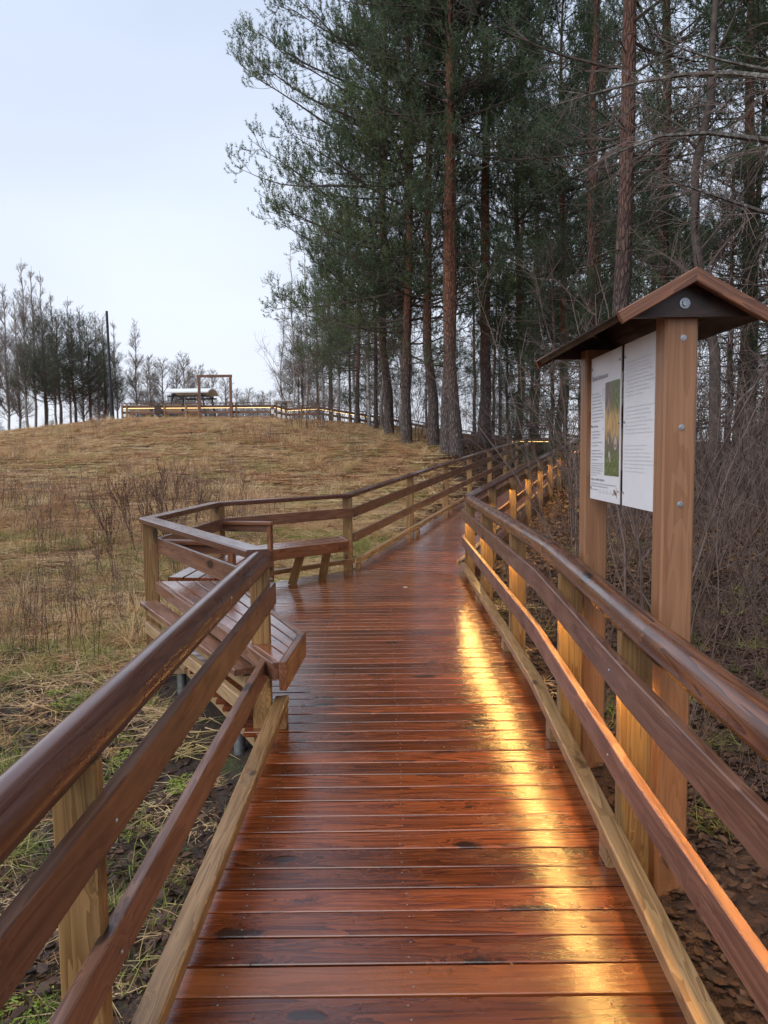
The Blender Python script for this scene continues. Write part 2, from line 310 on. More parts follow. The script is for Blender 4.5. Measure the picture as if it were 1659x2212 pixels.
class MB:
    def __init__(s): s.v = []; s.f = []; s.sm = []
    def add(s, vs, fs, smooth=False):
        o = len(s.v); s.v += [tuple(v) for v in vs]; s.f += [[i + o for i in f] for f in fs]; s.sm += [smooth] * len(fs)
    def mesh(s, name, mat):
        me = bpy.data.meshes.new(name); me.from_pydata(s.v, [], s.f)
        for m in ([mat] if isinstance(mat, str) else mat): me.materials.append(MATS[m])
        me.polygons.foreach_set('use_smooth', s.sm); me.update(); return me
    def build(s, name, mat, M=None, parent=None): return link(name, s.mesh(name, mat), M, parent)
def box_prof(w, h, b=0.004):
    w /= 2; h /= 2
    return [(-w + b, -h), (w - b, -h), (w, -h + b), (w, h - b), (w - b, h), (-w + b, h), (-w, h - b), (-w, -h + b)]
def dome_prof(w, h, n=9):
    a = w / 2; pts = [(-a * 0.78, -h / 2), (a * 0.78, -h / 2)]
    rz = h * 0.72; zc = h / 2 - rz
    for i in range(n + 4):
        t = R(-22) + (math.pi + R(44)) * i / (n + 3)
        pts.append((a * math.cos(t), zc + rz * math.sin(t)))
    return pts
def extr(mb, prof, x0, x1, m0=0.0, m1=0.0, smooth=False, nseg=1, wob=0.0):
    n = len(prof); vs = []
    for k in range(nseg + 1):
        t = k / nseg; dz = 0 if wob == 0 else random.uniform(-wob, wob); dy = 0 if wob == 0 else random.uniform(-wob, wob)
        for (y, z) in prof:
            a0 = x0 + m0 * y; a1 = x1 + m1 * y
            vs.append((a0 + (a1 - a0) * t, y + dy, z + dz))
    fs = [[k * n + i, (k + 1) * n + i, (k + 1) * n + (i + 1) % n, k * n + (i + 1) % n] for k in range(nseg) for i in range(n)]
    mb.add(vs, fs, smooth)
    mb.add(vs[:n], [list(range(n))]); mb.add(vs[-n:], [list(range(n))[::-1]])
def frame(p0, p1, side=None):
    p0 = Vector(p0); p1 = Vector(p1); x = (p1 - p0); L = x.length; x.normalize()
    if abs(x.z) > 0.9:
        yv = Vector(side) if side is not None else Vector((0, 1, 0)); yv = (yv - x * yv.dot(x)).normalized()
    else:
        yv = Vector((0, 0, 1)).cross(x).normalized()
    z = x.cross(yv)
    return Matrix(((x.x, yv.x, z.x, p0.x), (x.y, yv.y, z.y, p0.y), (x.z, yv.z, z.z, p0.z), (0, 0, 0, 1))), L
def beam(name, p0, p1, w, h, mat, parent=None, prof=None, m0=0.0, m1=0.0, side=None, smooth=False, nseg=1, wob=0.0, b=0.004):
    M, L = frame(p0, p1, side); mb = MB()
    extr(mb, prof or box_prof(w, h, b), 0, L, m0, m1, smooth, nseg, wob)
    return mb.build(name, mat, M, parent)
def slab(name, poly, z0, z1, mat, parent=None, axis=None, b=0.003, tilt=0.0, zfun=None):
    """horizontal polygon plank; grain along axis (2D dir); optional zfun(x,y) offset for slopes"""
    cx = sum(p[0] for p in poly) / len(poly); cy = sum(p[1] for p in poly) / len(poly)
    ax = axis or (poly[1][0] - poly[0][0], poly[1][1] - poly[0][1]); a = math.atan2(ax[1], ax[0]); ca, sa = math.cos(a), math.sin(a)
    loc = [((p[0] - cx) * ca + (p[1] - cy) * sa, -(p[0] - cx) * sa + (p[1] - cy) * ca) for p in poly]
    if sum(loc[i][0] * loc[(i + 1) % len(loc)][1] - loc[(i + 1) % len(loc)][0] * loc[i][1] for i in range(len(loc))) < 0: loc = loc[::-1]
    n = len(loc); zo = (lambda x, y: 0.0) if zfun is None else (lambda x, y: zfun(cx + x * ca - y * sa, cy + x * sa + y * ca) - zfun(cx, cy))
    def inset(d):
        out = []
        for i in range(n):
            p = Vector(loc[i]); q = Vector(loc[i - 1]); r = Vector(loc[(i + 1) % n])
            e0 = (p - q).normalized(); e1 = (r - p).normalized(); n0 = Vector((-e0.y, e0.x)); n1 = Vector((-e1.y, e1.x))
            bi = n0 + n1; dd = bi.length_squared
            out.append(tuple(p + bi * (2 * d / dd)) if dd > 1e-3 else tuple(p))
        return out
    il = inset(b); zc = 0 if zfun is None else zfun(cx, cy)
    vs = [(x, y, z0 + zo(x, y)) for x, y in loc] + [(x, y, z1 - b + zo(x, y)) for x, y in loc] + [(x, y, z1 + zo(x, y)) for x, y in il]
    fs = [list(range(n))[::-1], [2 * n + i for i in range(n)]]
    for i in range(n):
        j = (i + 1) % n; fs += [[i, j, n + j, n + i], [n + i, n + j, 2 * n + j, 2 * n + i]]
    mb = MB(); mb.add(vs, fs)
    M = Matrix.Translation((cx, cy, zc)) @ Matrix.Rotation(a, 4, 'Z')
    return mb.build(name, mat, M, parent)
def cyl(name, p0, p1, r0, r1, mat, parent=None, n=12, cap=True):
    M, L = frame(p0, p1, (0, 1, 0)); mb = MB(); vs = []
    for x, r in ((0, r0), (L, r1)):
        for i in range(n): t = 2 * math.pi * i / n; vs.append((x, r * math.cos(t), r * math.sin(t)))
    mb.add(vs, [[i, n + i, n + (i + 1) % n, (i + 1) % n] for i in range(n)], True)
    if cap: mb.add(vs[:n], [list(range(n))]); mb.add(vs[n:], [list(range(n))[::-1]])
    return mb.build(name, mat, M, parent)
def bolt_head(name, c, nrm, r, mat, parent, h=0.008):
    c = Vector(c); nv = Vector(nrm).normalized(); M, L = frame(c, c + nv * h, (0, 1, 0)) if abs(nv.z) > 0.9 else frame(c, c + nv * h)
    mb = MB(); n = 12; rings = [(0, r), (h * 0.35, r), (h * 0.4, r * 0.62), (h, r * 0.55)]; vs = []
    for x, q in rings:
        for i in range(n): t = 2 * math.pi * i / n; vs.append((x, q * math.cos(t), q * math.sin(t)))
    mb.add(vs, [[k * n + i, (k + 1) * n + i, (k + 1) * n + (i + 1) % n, k * n + (i + 1) % n] for k in range(3) for i in range(n)])
    mb.add(vs[-n:], [list(range(n))[::-1]])
    return mb.build(name, mat, M, parent)

# ------------------------------------------------------------------ layout of the boardwalk
U2 = Vector((math.sin(R(17.4)), math.cos(R(17.4)))); V2 = Vector((U2.y, -U2.x))      # second leg heading / right-hand side
def dz1(y): return min(0.033 * y, 0.14)
P1 = (-0.674, 3.92); C1 = (-1.936, 6.025); C2 = (-1.796, 7.865); C3 = (-0.456, 9.202)
RC = (1.012, 8.75)                                   # right outer corner (handrail)
def l2l(y): return (-0.456 + 0.314 * (y - 9.202), y)
def l2r(y): return (1.012 + 0.335 * (y - 8.75), y)
def dz2(x, y):
    return 0.14 + 0.052 * max(0.0, (Vector((x, y)) - Vector((0.28, 8.97))).dot(U2))
Y2 = 27.6
L3 = [(5.9, 28.6, 1.17), (4.35, 36.0, 1.75), (0.5, 44.6, 3.0)]

# ------------------------------------------------------------------ terrain
CP = [(-1.5, -3, -.55), (-4, -2, -.6), (-1.3, 1.5, -.58), (-3, 3, -.5), (-1.6, 4.2, -.42), (-2.6, 6, -.33), (-3, 9, -.2), (-6, 8, -.25), (-10, 8, -.2), (-1.2, 10.5, .0),
      (1.2, 2.7, -.06), (1.3, 0, -.12), (1.3, 4, -.04), (3, 0, -.2), (3, 5, -.1), (6, 5, -.12), (2.2, 8, .0), (3.4, 12, .22), (6, 12, .25), (4.8, 17, .5), (6.6, 22, .75), (8, 20, .7), (10, 28, 1.2), (15, 15, .4), (20, 30, 1.5), (8.2, 27, 1.05),
      (-2, 13, .25), (-8, 14, .45), (0, 14, .3), (1.2, 17, .55), (2.3, 20, .85), (-5, 20, 1.0), (0, 20, .95), (-14, 20, .8), (2.1, 23, 1.48), (1.8, 26, 1.78), (1.1, 30, 2.2), (3.65, 27, 1.9), (5.0, 27, 1.15),
      (-10, 28, 2.0), (-4, 27, 1.85), (-20, 30, 1.65), (-10, 36, 3.0), (-3, 36, 2.8), (-15, 43, 3.62), (-10, 43.5, 3.64), (-6, 43, 3.52), (0, 43, 3.1), (-22, 42, 2.85), (-30, 40, 2.2), (5, 40, 2.3),
      (-12, 52, 3.55), (-4, 52, 3.5), (-26, 58, 2.3), (-12, 72, 2.6), (4, 60, 2.8), (14, 45, 2.0), (25, 60, 2.2), (-40, 75, 1.6), (-40, 20, .3), (30, 5, 0), (-30, -10, -.4), (20, -15, -.2), (0, -15, -.3), (-5, 100, 2.0), (50, 90, 2), (-60, 60, 1.2)]
CP = np.array(CP, float)
def tps_fit(cp):
    n = len(cp); d = np.linalg.norm(cp[:, None, :2] - cp[None, :, :2], axis=2); K = np.where(d > 0, d * d * np.log(d + 1e-9), 0)
    A = np.zeros((n + 3, n + 3)); A[:n, :n] = K + np.eye(n) * 0.5; A[:n, n] = 1; A[:n, n + 1:] = cp[:, :2]; A[n, :n] = 1; A[n + 1:, :n] = cp[:, :2].T
    return np.linalg.solve(A, np.concatenate([cp[:, 2], [0, 0, 0]]))
TW = tps_fit(CP)
def tps(x, y):
    x = np.asarray(x, float); y = np.asarray(y, float); out = TW[-3] + TW[-2] * x + TW[-1] * y
    for i, (cx, cy, _) in enumerate(CP):
        d2 = (x - cx) ** 2 + (y - cy) ** 2; out = out + TW[i] * 0.5 * d2 * np.log(d2 + 1e-12)
    return out
def wav(x, y):
    return 0.035 * np.sin(1.7 * x + 0.6 * y + 1) * np.sin(1.3 * y - 0.5 * x) + 0.02 * np.sin(4.1 * x + 2.0 * y) * np.sin(3.7 * y - 1.9 * x + 2) + 0.012 * np.sin(9.3 * x - 4 * y) * np.sin(8.1 * y + 3 * x)
PATH = [(0.1, y, dz1(y)) for y in np.arange(-4, 9, .5)] + [(l2l(y)[0] * .5 + l2r(y)[0] * .5, y, dz2(l2l(y)[0] * .5 + l2r(y)[0] * .5, y)) for y in np.arange(9.2, 28.4, .5)]
PATH += [(-0.9, y, .14) for y in np.arange(4.9, 8.4, .5)] + [(-1.45, y, .14) for y in np.arange(6.0, 7.9, .5)]
for a, b in zip(L3[:-1], L3[1:]):
    for t in np.linspace(0, 1, 20): PATH.append(tuple(a[i] + (b[i] - a[i]) * t for i in range(3)))
PATH = np.array(PATH)
def gz(x, y):
    x = np.asarray(x, float); y = np.asarray(y, float); z0 = tps(x, y)
    far = np.clip((np.hypot(x + 5, y - 30) - 60) / 60, 0, 1); z = z0 * (1 - far) + 0.5 * far + wav(x, y)
    flat = z.ravel(); xf = x.ravel(); yf = y.ravel()
    best = np.full(flat.shape, 1e9); zb = np.zeros(flat.shape)
    for (px, py, pz) in PATH:
        d = np.hypot(xf - px, yf - py); m = d < best; best[m] = d[m]; zb[m] = pz
    lim = zb - 0.20 + np.clip(best - 1.05, 0, None) * 0.75
    return np.minimum(flat, lim).reshape(z.shape)
def gz1(x, y): return float(gz(np.array([x]), np.array([y]))[0])
def axis_coords(segs):
    out = []
    for a, b, st in segs: out.append(np.arange(a, b, st))
    return np.concatenate(out + [[segs[-1][1]]])
gx = axis_coords([(-600, -120, 60), (-120, -40, 8), (-40, -24, 1.5), (-24, -8, .5), (-8, 8, .2), (8, 20, .6), (20, 60, 4), (60, 120, 10), (120, 600, 60)])
gy = axis_coords([(-200, -40, 40), (-40, -6, 4), (-6, 12, .2), (12, 30, .35), (30, 52, .6), (52, 90, 3), (90, 180, 12), (180, 900, 60)])
X, Y = np.meshgrid(gx, gy); Z = gz(X, Y); nx, ny = len(gx), len(gy)
idx = np.arange(nx * ny).reshape(ny, nx)
F = np.stack([idx[:-1, :-1], idx[:-1, 1:], idx[1:, 1:], idx[1:, :-1]], -1).reshape(-1, 4)
gme = mesh_np('ground', np.stack([X, Y, Z], -1), [F], ['ground_soil'], smooth=True)
# cover: R = bare soil and leaf mould beside the walk, G = forest leaf litter
def soil_mask(x, y):
    return np.clip(1.15 - (np.clip(-1.3 - x, 0, None) * 0.16 + np.clip(y - 5.5, 0, None) * 0.28), 0, 1)
def litter_mask(x, y):
    edge = np.interp(y, [-10, 2, 9, 14, 20, 24, 30, 40, 60], [0.6, 0.6, 0.8, 0.4, 1.6, 1.6, 1.5, 2.5, 4.0])
    return np.clip((x - edge) / 1.6 + 0.5, 0, 1)
ca = gme.color_attributes.new('cover', 'FLOAT_COLOR', 'POINT')
cc = np.zeros((nx * ny, 4), np.float32); cc[:, 0] = soil_mask(X, Y).ravel(); cc[:, 1] = litter_mask(X, Y).ravel(); cc[:, 3] = 1
ca.data.foreach_set('color', cc.ravel())
tag(link('ground', gme), kind='structure')

# ------------------------------------------------------------------ deck planks
deck = empty('boardwalk', (0, 0, 0), kind='structure')
LE = [(-0.66, -1.3), (-0.635, 3.70), (-1.83, 6.0), (-1.70, 7.84), (-0.50, 9.12)]
RE = [(0.80, -1.3), (0.835, 1.76), (0.885, 2.66), (0.94, 3.84), (1.0, 8.6), (1.02, 9.2)]
def xat(line, y):
    for (x0, y0), (x1, y1) in zip(line[:-1], line[1:]):
        if y0 <= y <= y1: return x0 + (x1 - x0) * (y - y0) / (y1 - y0)
    return line[-1][0] if y > line[-1][1] else line[0][0]
MITA, MITB = Vector(C3), Vector(RC)
mn = Vector((-(MITB - MITA).y, (MITB - MITA).x)).normalized()
if mn.y < 0: mn = -mn
def clip(poly, keep_above):
    out = []; sg = 1 if keep_above else -1
    f = lambda p: sg * (Vector(p) - MITA).dot(mn) - 0.002
    for i in range(len(poly)):
        p, q = poly[i], poly[(i + 1) % len(poly)]; a, b = f(p), f(q)
        if a >= 0: out.append(p)
        if (a > 0) != (b > 0):
            t = a / (a - b); out.append((p[0] + (q[0] - p[0]) * t, p[1] + (q[1] - p[1]) * t))
    return out
PITCHB, GAP = 0.1225, 0.009
screws = MB()
def screw(x, y, z):
    n = 6; r = 0.0034; vs = [(x + r * math.cos(2 * math.pi * i / n), y + r * math.sin(2 * math.pi * i / n), z + 0.0012) for i in range(n)]
    screws.add(vs, [list(range(n))])
y = -1.2
while y < 9.3:
    y1 = y + PITCHB - GAP
    jl, jr = random.uniform(-.006, .006), random.uniform(-.006, .006)
    if y < 3.75 or y > 8.9: xl0, xl1 = xat(LE, y) + jl, xat(LE, y1) + jl
    else: xl0 = xl1 = min(xat(LE, y), xat(LE, y1)) + jl      # square cut ends, stepped along the bay
    poly = clip([(xl0, y), (xat(RE, y) + jr, y), (xat(RE, y1) + jr, y1), (xl1, y1)], False)
    if len(poly) >= 3:
        dzr = random.uniform(-.0012, .0012)
        ta, tb = random.gauss(0, .007), random.gauss(0, .0012)
        slab('plank', poly, -0.028 + dzr, dzr, 'deck_wood', deck, (1, 0), 0.0025, zfun=lambda a, b, q=y, ta=ta, tb=tb: dz1(b) + ta * (b - q - .06) + tb * a)
        if y < 8.7:
            for jx in (-0.48, 0.06, 0.62):
                for yy in (y + .028, y1 - .028): screw(jx + random.uniform(-.012, .012), yy + random.uniform(-.006, .006), dz1(yy) + dzr)
    y += PITCHB
s0 = -0.6
while s0 < 19.9:
    s1 = s0 + PITCHB - GAP; pts = []
    for s_, lo in ((s0, -1), (s0, 1), (s1, 1), (s1, -1)):
        base = Vector((0.28, 8.97)) + U2 * s_
        ly = base.y; pl = None
        # lateral distance to the rail lines
        org = Vector(l2l(9.202)) if lo < 0 else Vector(l2r(8.75)); dr = Vector((0.314, 1)).normalized() if lo < 0 else Vector((0.335, 1)).normalized()
        nr = Vector((dr.y, -dr.x)); k = (org - base).dot(nr) / V2.dot(nr); k += 0.03 if lo < 0 else -0.03
        p = base + V2 * k; pts.append((p.x, p.y))
    poly = clip(pts, True)
    if len(poly) >= 3: slab('plank', poly, -0.028, random.uniform(-.001, .001), 'deck_wood', deck, tuple(V2), 0.0025, zfun=dz2)
    s0 += PITCHB
so_ = screws.build('screw_heads', 'dull_zinc', None, deck); so_['kind'] = 'stuff'
# joists and edge beams under the planks
def off_line(p, q, d):
    v = (Vector(q) - Vector(p)).normalized(); nrm = Vector((v.y, -v.x)); return (Vector(p) + nrm * d, Vector(q) + nrm * d)
for p, q, d in (((-0.66, -1.3), (-0.635, 3.7), 0.05), ((0.80, -1.3), (0.885, 2.66), -0.05), ((0.885, 2.66), (1.0, 8.6), -0.05)):
    a, b = off_line(p, q, d)
    if a.y < 4.2 < b.y:
        m = a + (b - a) * ((4.2 - a.y) / (b.y - a.y)); segs = ((a, m), (m, b))
    else: segs = ((a, b),)
    for a_, b_ in segs: beam('edge_beam', (a_.x, a_.y, dz1(a_.y) - .105), (b_.x, b_.y, dz1(b_.y) - .105), .048, .15, 'toe_wood', deck)
for p, q in ((( -0.62, 3.72), (-1.82, 5.95)), ((-1.82, 5.95), (-1.70, 7.85)), ((-1.70, 7.85), (-0.5, 9.15))):
    a, b = off_line(p, q, 0.06); beam('edge_beam', (a.x, a.y, .035), (b.x, b.y, .035), .048, .15, 'pale_wood', deck)
for fn, d in ((l2l, .06), (l2r, -.06)):
    a, b = off_line(fn(9.0), fn(Y2), d); beam('edge_beam', (a.x, a.y, dz2(a.x, a.y) - .12), (b.x, b.y, dz2(b.x, b.y) - .12), .048, .18, 'rail_wood', deck)
for xj in (0.06,):
    beam('joist', (xj, -1.2, dz1(-1.2) - .09), (xj, 4.2, .14 - .09), .048, .12, 'rail_wood', deck); beam('joist', (xj, 4.2, .05), (xj, 8.8, .05), .048, .12, 'rail_wood', deck)
for i, (px, py) in enumerate(((-1.62, 5.75), (-0.95, 4.65), (-1.68, 7.6), (-0.55, 1.0), (-0.52, 3.2), (0.78, 1.2), (0.85, 5.2))):
    zg = gz1(px, py); cyl('screw_pile', (px, py, zg - .4), (px, py, dz1(py) - .19), .038, .038, 'galvanised', deck, 12)
    if i < 3:
        beam('pile_bracket', (px - .06, py - .03, dz1(py) - .10), (px + .06, py - .03, dz1(py) - .10), .006, .15, 'galvanised', deck, b=.001)
beam('support_beam', (-1.95, 5.62, -.02), (-0.7, 5.62, -.02), .045, .14, 'pale_wood', deck)

# ------------------------------------------------------------------ railings
HR_Z0, HR_Z1 = 0.86, 0.955
def mit(a, b, c):
    """tan of half the turn at b"""
    v0 = (Vector(b[:2]) - Vector(a[:2])).normalized(); v1 = (Vector(c[:2]) - Vector(b[:2])).normalized()
    ang = math.atan2(v0.x * v1.y - v0.y * v1.x, v0.dot(v1)); return math.tan(ang / 2)
def run(name, pts, off, zc, w, h, mat, parent, prof=None, smooth=False, mstart=0.0, mend=0.0, nseg=1, wob=0.0):
    """extruded rail along a polyline (x,y,deck z), shifted sideways by off (left positive), centre zc above the deck"""
    n = len(pts); ms = [mstart] + [mit(pts[i - 1], pts[i], pts[i + 1]) for i in range(1, n - 1)] + [mend]
    P = []
    for i in range(n):
        a = Vector(pts[max(0, i - 1)][:2]); b = Vector(pts[min(n - 1, i + 1)][:2])
        d0 = (Vector(pts[i][:2]) - a).normalized() if i else (b - Vector(pts[0][:2])).normalized()
        nn = Vector((-d0.y, d0.x))
        sh = -ms[i] if i else -ms[0]
        q = Vector(pts[i][:2]) + nn * off + d0 * (off * sh)
        P.append(Vector((q.x, q.y, pts[i][2] + zc)))
    for i in range(n - 1):
        beam(name, P[i], P[i + 1], w, h, mat, parent, prof, m0=ms[i], m1=-ms[i + 1], smooth=smooth, nseg=nseg, wob=wob)
def strip(pts, off, zc, parent, cut0=0.0):
    run('light_strip', pts, off, zc, .016, .006, 'led_strip', parent, box_prof(.016, .006, .001))
    run('strip_channel', pts, off, zc + .0015, .024, .006, 'aluminium', parent, box_prof(.024, .006, .001))
def railing(name, label, pts, posts, side, hprof, hmat, parent_loc, toe=True, led=False, lower=True, upper=True, mst=0.0, men=0.0, postd=(0.048, 0.115), bottom=-0.12, toe_pts=None, cat='railing', toe_off=0.15, rpts=None):
    """side: +1 if the deck lies to the left of the running direction"""
    root = empty(name, parent_loc, label, cat)
    if hprof == 'dome': run('handrail', pts, 0, (HR_Z0 + HR_Z1) / 2, .112, HR_Z1 - HR_Z0, hmat, root, dome_prof(.112, HR_Z1 - HR_Z0), True, mst, men)
    else: run('handrail', pts, 0, .928, .125, .046, hmat, root, box_prof(.125, .046, .009), False, mst, men)
    hb = HR_Z0 if hprof == 'dome' else .905
    ro = side * (postd[1] / 2 + .018); rp = rpts or pts
    if upper: run('upper_rail', rp, ro, .72, .034, .12, 'rail_wood', root, mstart=mst, mend=men)
    if lower: run('lower_rail', rp, ro, .405, .034, .11, 'rail_wood', root, mstart=mst, mend=men)
    if toe:
        tp = toe_pts or pts; run('toe_rail', tp, side * toe_off, .125, .07, .05, 'toe_wood', root, mstart=mst, mend=men)
    if led: strip(rp, ro, .72 - .06 + .001, root)
    for (px, py, pz, ang) in posts:
        d = (math.sin(ang), math.cos(ang))
        b = beam('post', (px, py, pz + bottom), (px, py, pz + hb), postd[0], postd[1], 'post_wood', root, side=(d[0], d[1], 0))
        if toe:
            nn = Vector((-d[1], d[0])) * side
            q = Vector((px, py)) + nn * toe_off
            if toe_pts: q = Vector((float(np.interp(py, [t_[1] for t_ in toe_pts], [t_[0] for t_ in toe_pts])) - toe_off, py))
            if name != 'distant': beam('spacer_block', (q.x - d[0] * .045, q.y - d[1] * .045, pz + .05), (q.x + d[0] * .045, q.y + d[1] * .045, pz + .05), .05, .098, 'toe_wood', root)
            for zz in (.72, .405):
                c = Vector((px, py)) + nn * (postd[1] / 2 + .035)
                bolt_head('rail_bolt', (c.x, c.y, pz + zz), (nn.x, nn.y, 0), .006, 'galvanised', root, .003)
    return root
def pl(px, py, ang=0.0): return (px, py, dz1(py), ang)
rl = [(-0.755, -1.3, dz1(-1.3)), (-0.674, 3.93, dz1(3.93))]
def onl(line, y):
    (x0, y0, _), (x1, y1, _) = line[0], line[-1]; return x0 + (x1 - x0) * (y - y0) / (y1 - y0)
railing('railing', 'left railing beside the camera with a glossy round brown top rail', rl, [pl(onl(rl, -.4), -.4), pl(-.70, 1.62), pl(-0.665, 3.90)], -1, 'dome', 'handrail_wood', (-.7, 1.5, 0), bottom=-.34, toe_off=.105, postd=(.048, .10),
        men=mit((-0.74, 2), P1, C1))
bay = [P1 + (.14,), C1 + (.14,), C2 + (.14,), C3 + (.14,)]
h12 = math.atan2(C1[0] - P1[0], C1[1] - P1[1]); h34 = math.atan2(C3[0] - C2[0], C3[1] - C2[1])
railing('railing', 'railing round the bench bay with flat wet top boards', bay, [(C1[0] + .02, C1[1], .14, h12 * .5), (C2[0] + .02, C2[1], .14, h34 * .5)], -1, 'flat', 'handrail_wood', (-1.5, 6.5, .1), toe=False, lower=False,
        mst=mit((-0.74, 2), P1, C1), men=mit(C2, C3, l2l(20)), bottom=-.44, postd=(.10, .115))
toe_root = [o for o in COL.objects if o.name == 'railing.001'][0]
a, b = Vector(C2), Vector(C3); a, b = off_line(a + (b - a) * .25, b, .1); beam('toe_rail', (a.x, a.y, .265), (b.x, b.y, .265), .07, .05, 'toe_wood', toe_root)
ang2 = math.atan(0.314)
ys = [12.0, 14.5, 16.9, 19.6, 22.3, 24.9, Y2]
l2p = [C3 + (.14,)] + [l2l(Y2) + (dz2(*l2l(Y2)),)]
railing('railing', 'brown flat-topped railing rising along the left of the far ramp', l2p, [(C3[0], C3[1], .14, ang2 * .5)] + [l2l(q) + (dz2(*l2l(q)), ang2) for q in ys], -1, 'flat', 'handrail_wood', (-.45, 9.2, .14), mst=mit(C2, C3, l2l(20)), bottom=-.16, toe_off=.13)
r1 = [(.862, -1.3, dz1(-1.3)), (.893, 2.4, dz1(2.4)), (.952, 4.2, .14), (1.012, 8.75, .14)]
t1 = [(.85 + .05, -1.3, dz1(-1.3)), (.785 + .15, 1.76, dz1(1.76)), (.82 + .15, 2.66, dz1(2.66)), (.872 + .15, 4.2, .14), (.935 + .15, 8.68, .14)]
t1[0] = (.73 + .15, -1.3, dz1(-1.3))
mrc = mit((.955, 4), RC, l2r(20))
railing('railing', 'near right railing with worn round top rail and glowing light strip', r1, [pl(.872, .55), pl(.90, 2.62), pl(.938, 3.70), pl(.97, 5.35), pl(.99, 7.1), pl(1.005, 8.62)], 1, 'dome', 'handrail_worn_wood', (.9, 2.5, 0), led=True, toe_pts=t1, toe_off=.15, men=mrc, bottom=-.10)
angr = math.atan(.335)
l2rp = [RC + (.14,), l2r(Y2 + .6) + (dz2(*l2r(Y2 + .6)),)]
railing('railing', 'lit railing along the right of the far ramp beside leafy slope', l2rp, [l2r(q) + (dz2(*l2r(q)), angr) for q in (10.2, 12.0, 13.8, 15.6, 17.5, 19.6, 21.8, 24.0, 26.2, 28.1)], 1, 'flat', 'handrail_wood', RC + (.14,), led=True, mst=mrc, bottom=-.2, toe_off=.13)

# ------------------------------------------------------------------ bench in the bay (three seats)
def lerp2(a, b, t): return (a[0] + (b[0] - a[0]) * t, a[1] + (b[1] - a[1]) * t)
def bench(label, b0, b1, f0, f1, zs, nsl, legs, apron_h=.12, ends=(True, True), mat='deck_wood', z_leg=0.14, back_rim=True):
    root = empty('bench', ((b0[0] + f1[0]) / 2, (b0[1] + f1[1]) / 2, z_leg), label, 'bench', 'benches in the bay')
    for i in range(nsl):
        t0 = (i + .04) / nsl; t1 = (i + .95) / nsl
        poly = [lerp2(b0, f0, t0), lerp2(b1, f1, t0), lerp2(b1, f1, t1), lerp2(b0, f0, t1)]
        slab('slat', poly, zs - .03, zs + random.uniform(-.001, .001), mat, root, (b1[0] - b0[0], b1[1] - b0[1]), .004)
    def brd(name, p, q, out, ztop, hh, m, th=.036):
        a, b = off_line(p, q, out); beam(name, (a.x, a.y, ztop - hh / 2), (b.x, b.y, ztop - hh / 2), th, hh, m, root)
    # which side of f0->f1 faces away from the back
    v = Vector(f1) - Vector(f0); nr = Vector((v.y, -v.x)).normalized(); sg = 1 if (Vector(f0) - Vector(b0)).dot(nr) > 0 else -1
    brd('apron', f0, f1, sg * .019, zs + .002, apron_h, 'gable_wood')
    if back_rim: brd('back_rim', b0, b1, -sg * .019, zs + .002, .085, 'rail_wood')
    for k, (p, q) in enumerate(((b0, f0), (b1, f1))):
        if ends[k]:
            e = Vector(q) - Vector(p); nr2 = Vector((e.y, -e.x)).normalized(); oth = Vector((b1 if k == 0 else b0)) - Vector(p)
            s2 = -1 if oth.dot(nr2) > 0 else 1
            ext = Vector(q) + e.normalized() * .036; ext0 = Vector(p) - e.normalized() * .02
            brd('end_board', tuple(ext0), tuple(ext), s2 * .019, zs + .006, apron_h + .01, 'gable_wood')
    for t in legs:
        top = Vector(lerp2(f0, f1, t)); bk = Vector(lerp2(b0, b1, t)); d = (bk - top).normalized()
        p = top + d * .03; q = top + d * .21
        beam('leg', (p.x, p.y, zs - .035), (q.x, q.y, z_leg), .045, .095, 'post_wood', root)
    return root
ZS = .59
bB = bench('bench seat under the far side rail of the bay, two slanted legs', (-1.66, 7.86), (-.56, 8.98), (-1.20, 7.75), (-.433, 8.481), ZS, 4, (.42, .75), back_rim=False, ends=(False, True))
bC = bench('bench seat in the back of the bay between the two armrests', (-1.80, 6.06), (-1.70, 7.80), (-1.24, 5.95), (-1.21, 7.72), ZS, 4, (.3, .7), back_rim=False, ends=(False, False), apron_h=.13)
bA = bench('short bench seat nearest the camera with a bright cut end board', (-.515, 3.52), (-1.80, 5.86), (-.487, 4.075), (-1.26, 5.88), ZS, 4, (.6, .85), ends=(True, False), apron_h=.13)
# outer ledge and pale frame boards behind the near seat
d0 = Vector((-.70, 3.86)); d1 = Vector((-1.80, 5.70))
for (o_, zt, w_, h_, m_) in ((.045, .47, .13, .034, 'rail_wood'), (.03, .425, .045, .07, 'pale_wood'), (.055, .31, .045, .085, 'pale_wood')):
    a, b = off_line(tuple(d0), tuple(d1), -o_); beam('back_board', (a.x, a.y, zt - h_ / 2), (b.x, b.y, zt - h_ / 2), w_, h_, m_, bA)
for z_ in (.50, .36): beam('front_board', (-1.215, 5.98, z_ - .02), (-1.19, 7.7, z_ - .02), .034, .12, 'rail_wood', bC)
def armrest(label, p, q, z):
    root = empty('armrest', p + (z - .6,), label, 'armrest', 'armrests of the bay bench')
    beam('arm_board', p + (z,), q + (z - .004,), .10, .034, 'gable_wood', root)
    beam('arm_rail', p + (z - .055,), q + (z - .055,), .034, .075, 'rail_wood', root)
    v = (Vector(q) - Vector(p)).normalized(); r_ = Vector(q) - v * .03
    beam('arm_post', (r_.x, r_.y, .14), (r_.x, r_.y, z - .017), .045, .07, 'gable_wood', root, side=(v.x, v.y, 0))
armrest('flat wooden armrest at the far end of the back bench', (C2[0] + .07, C2[1] - .03), (-1.17, 7.72), .875)
armrest('flat wooden armrest beside the outer corner post of the bay', (C1[0] + .07, C1[1] + .02), (-1.20, 5.90), .89)

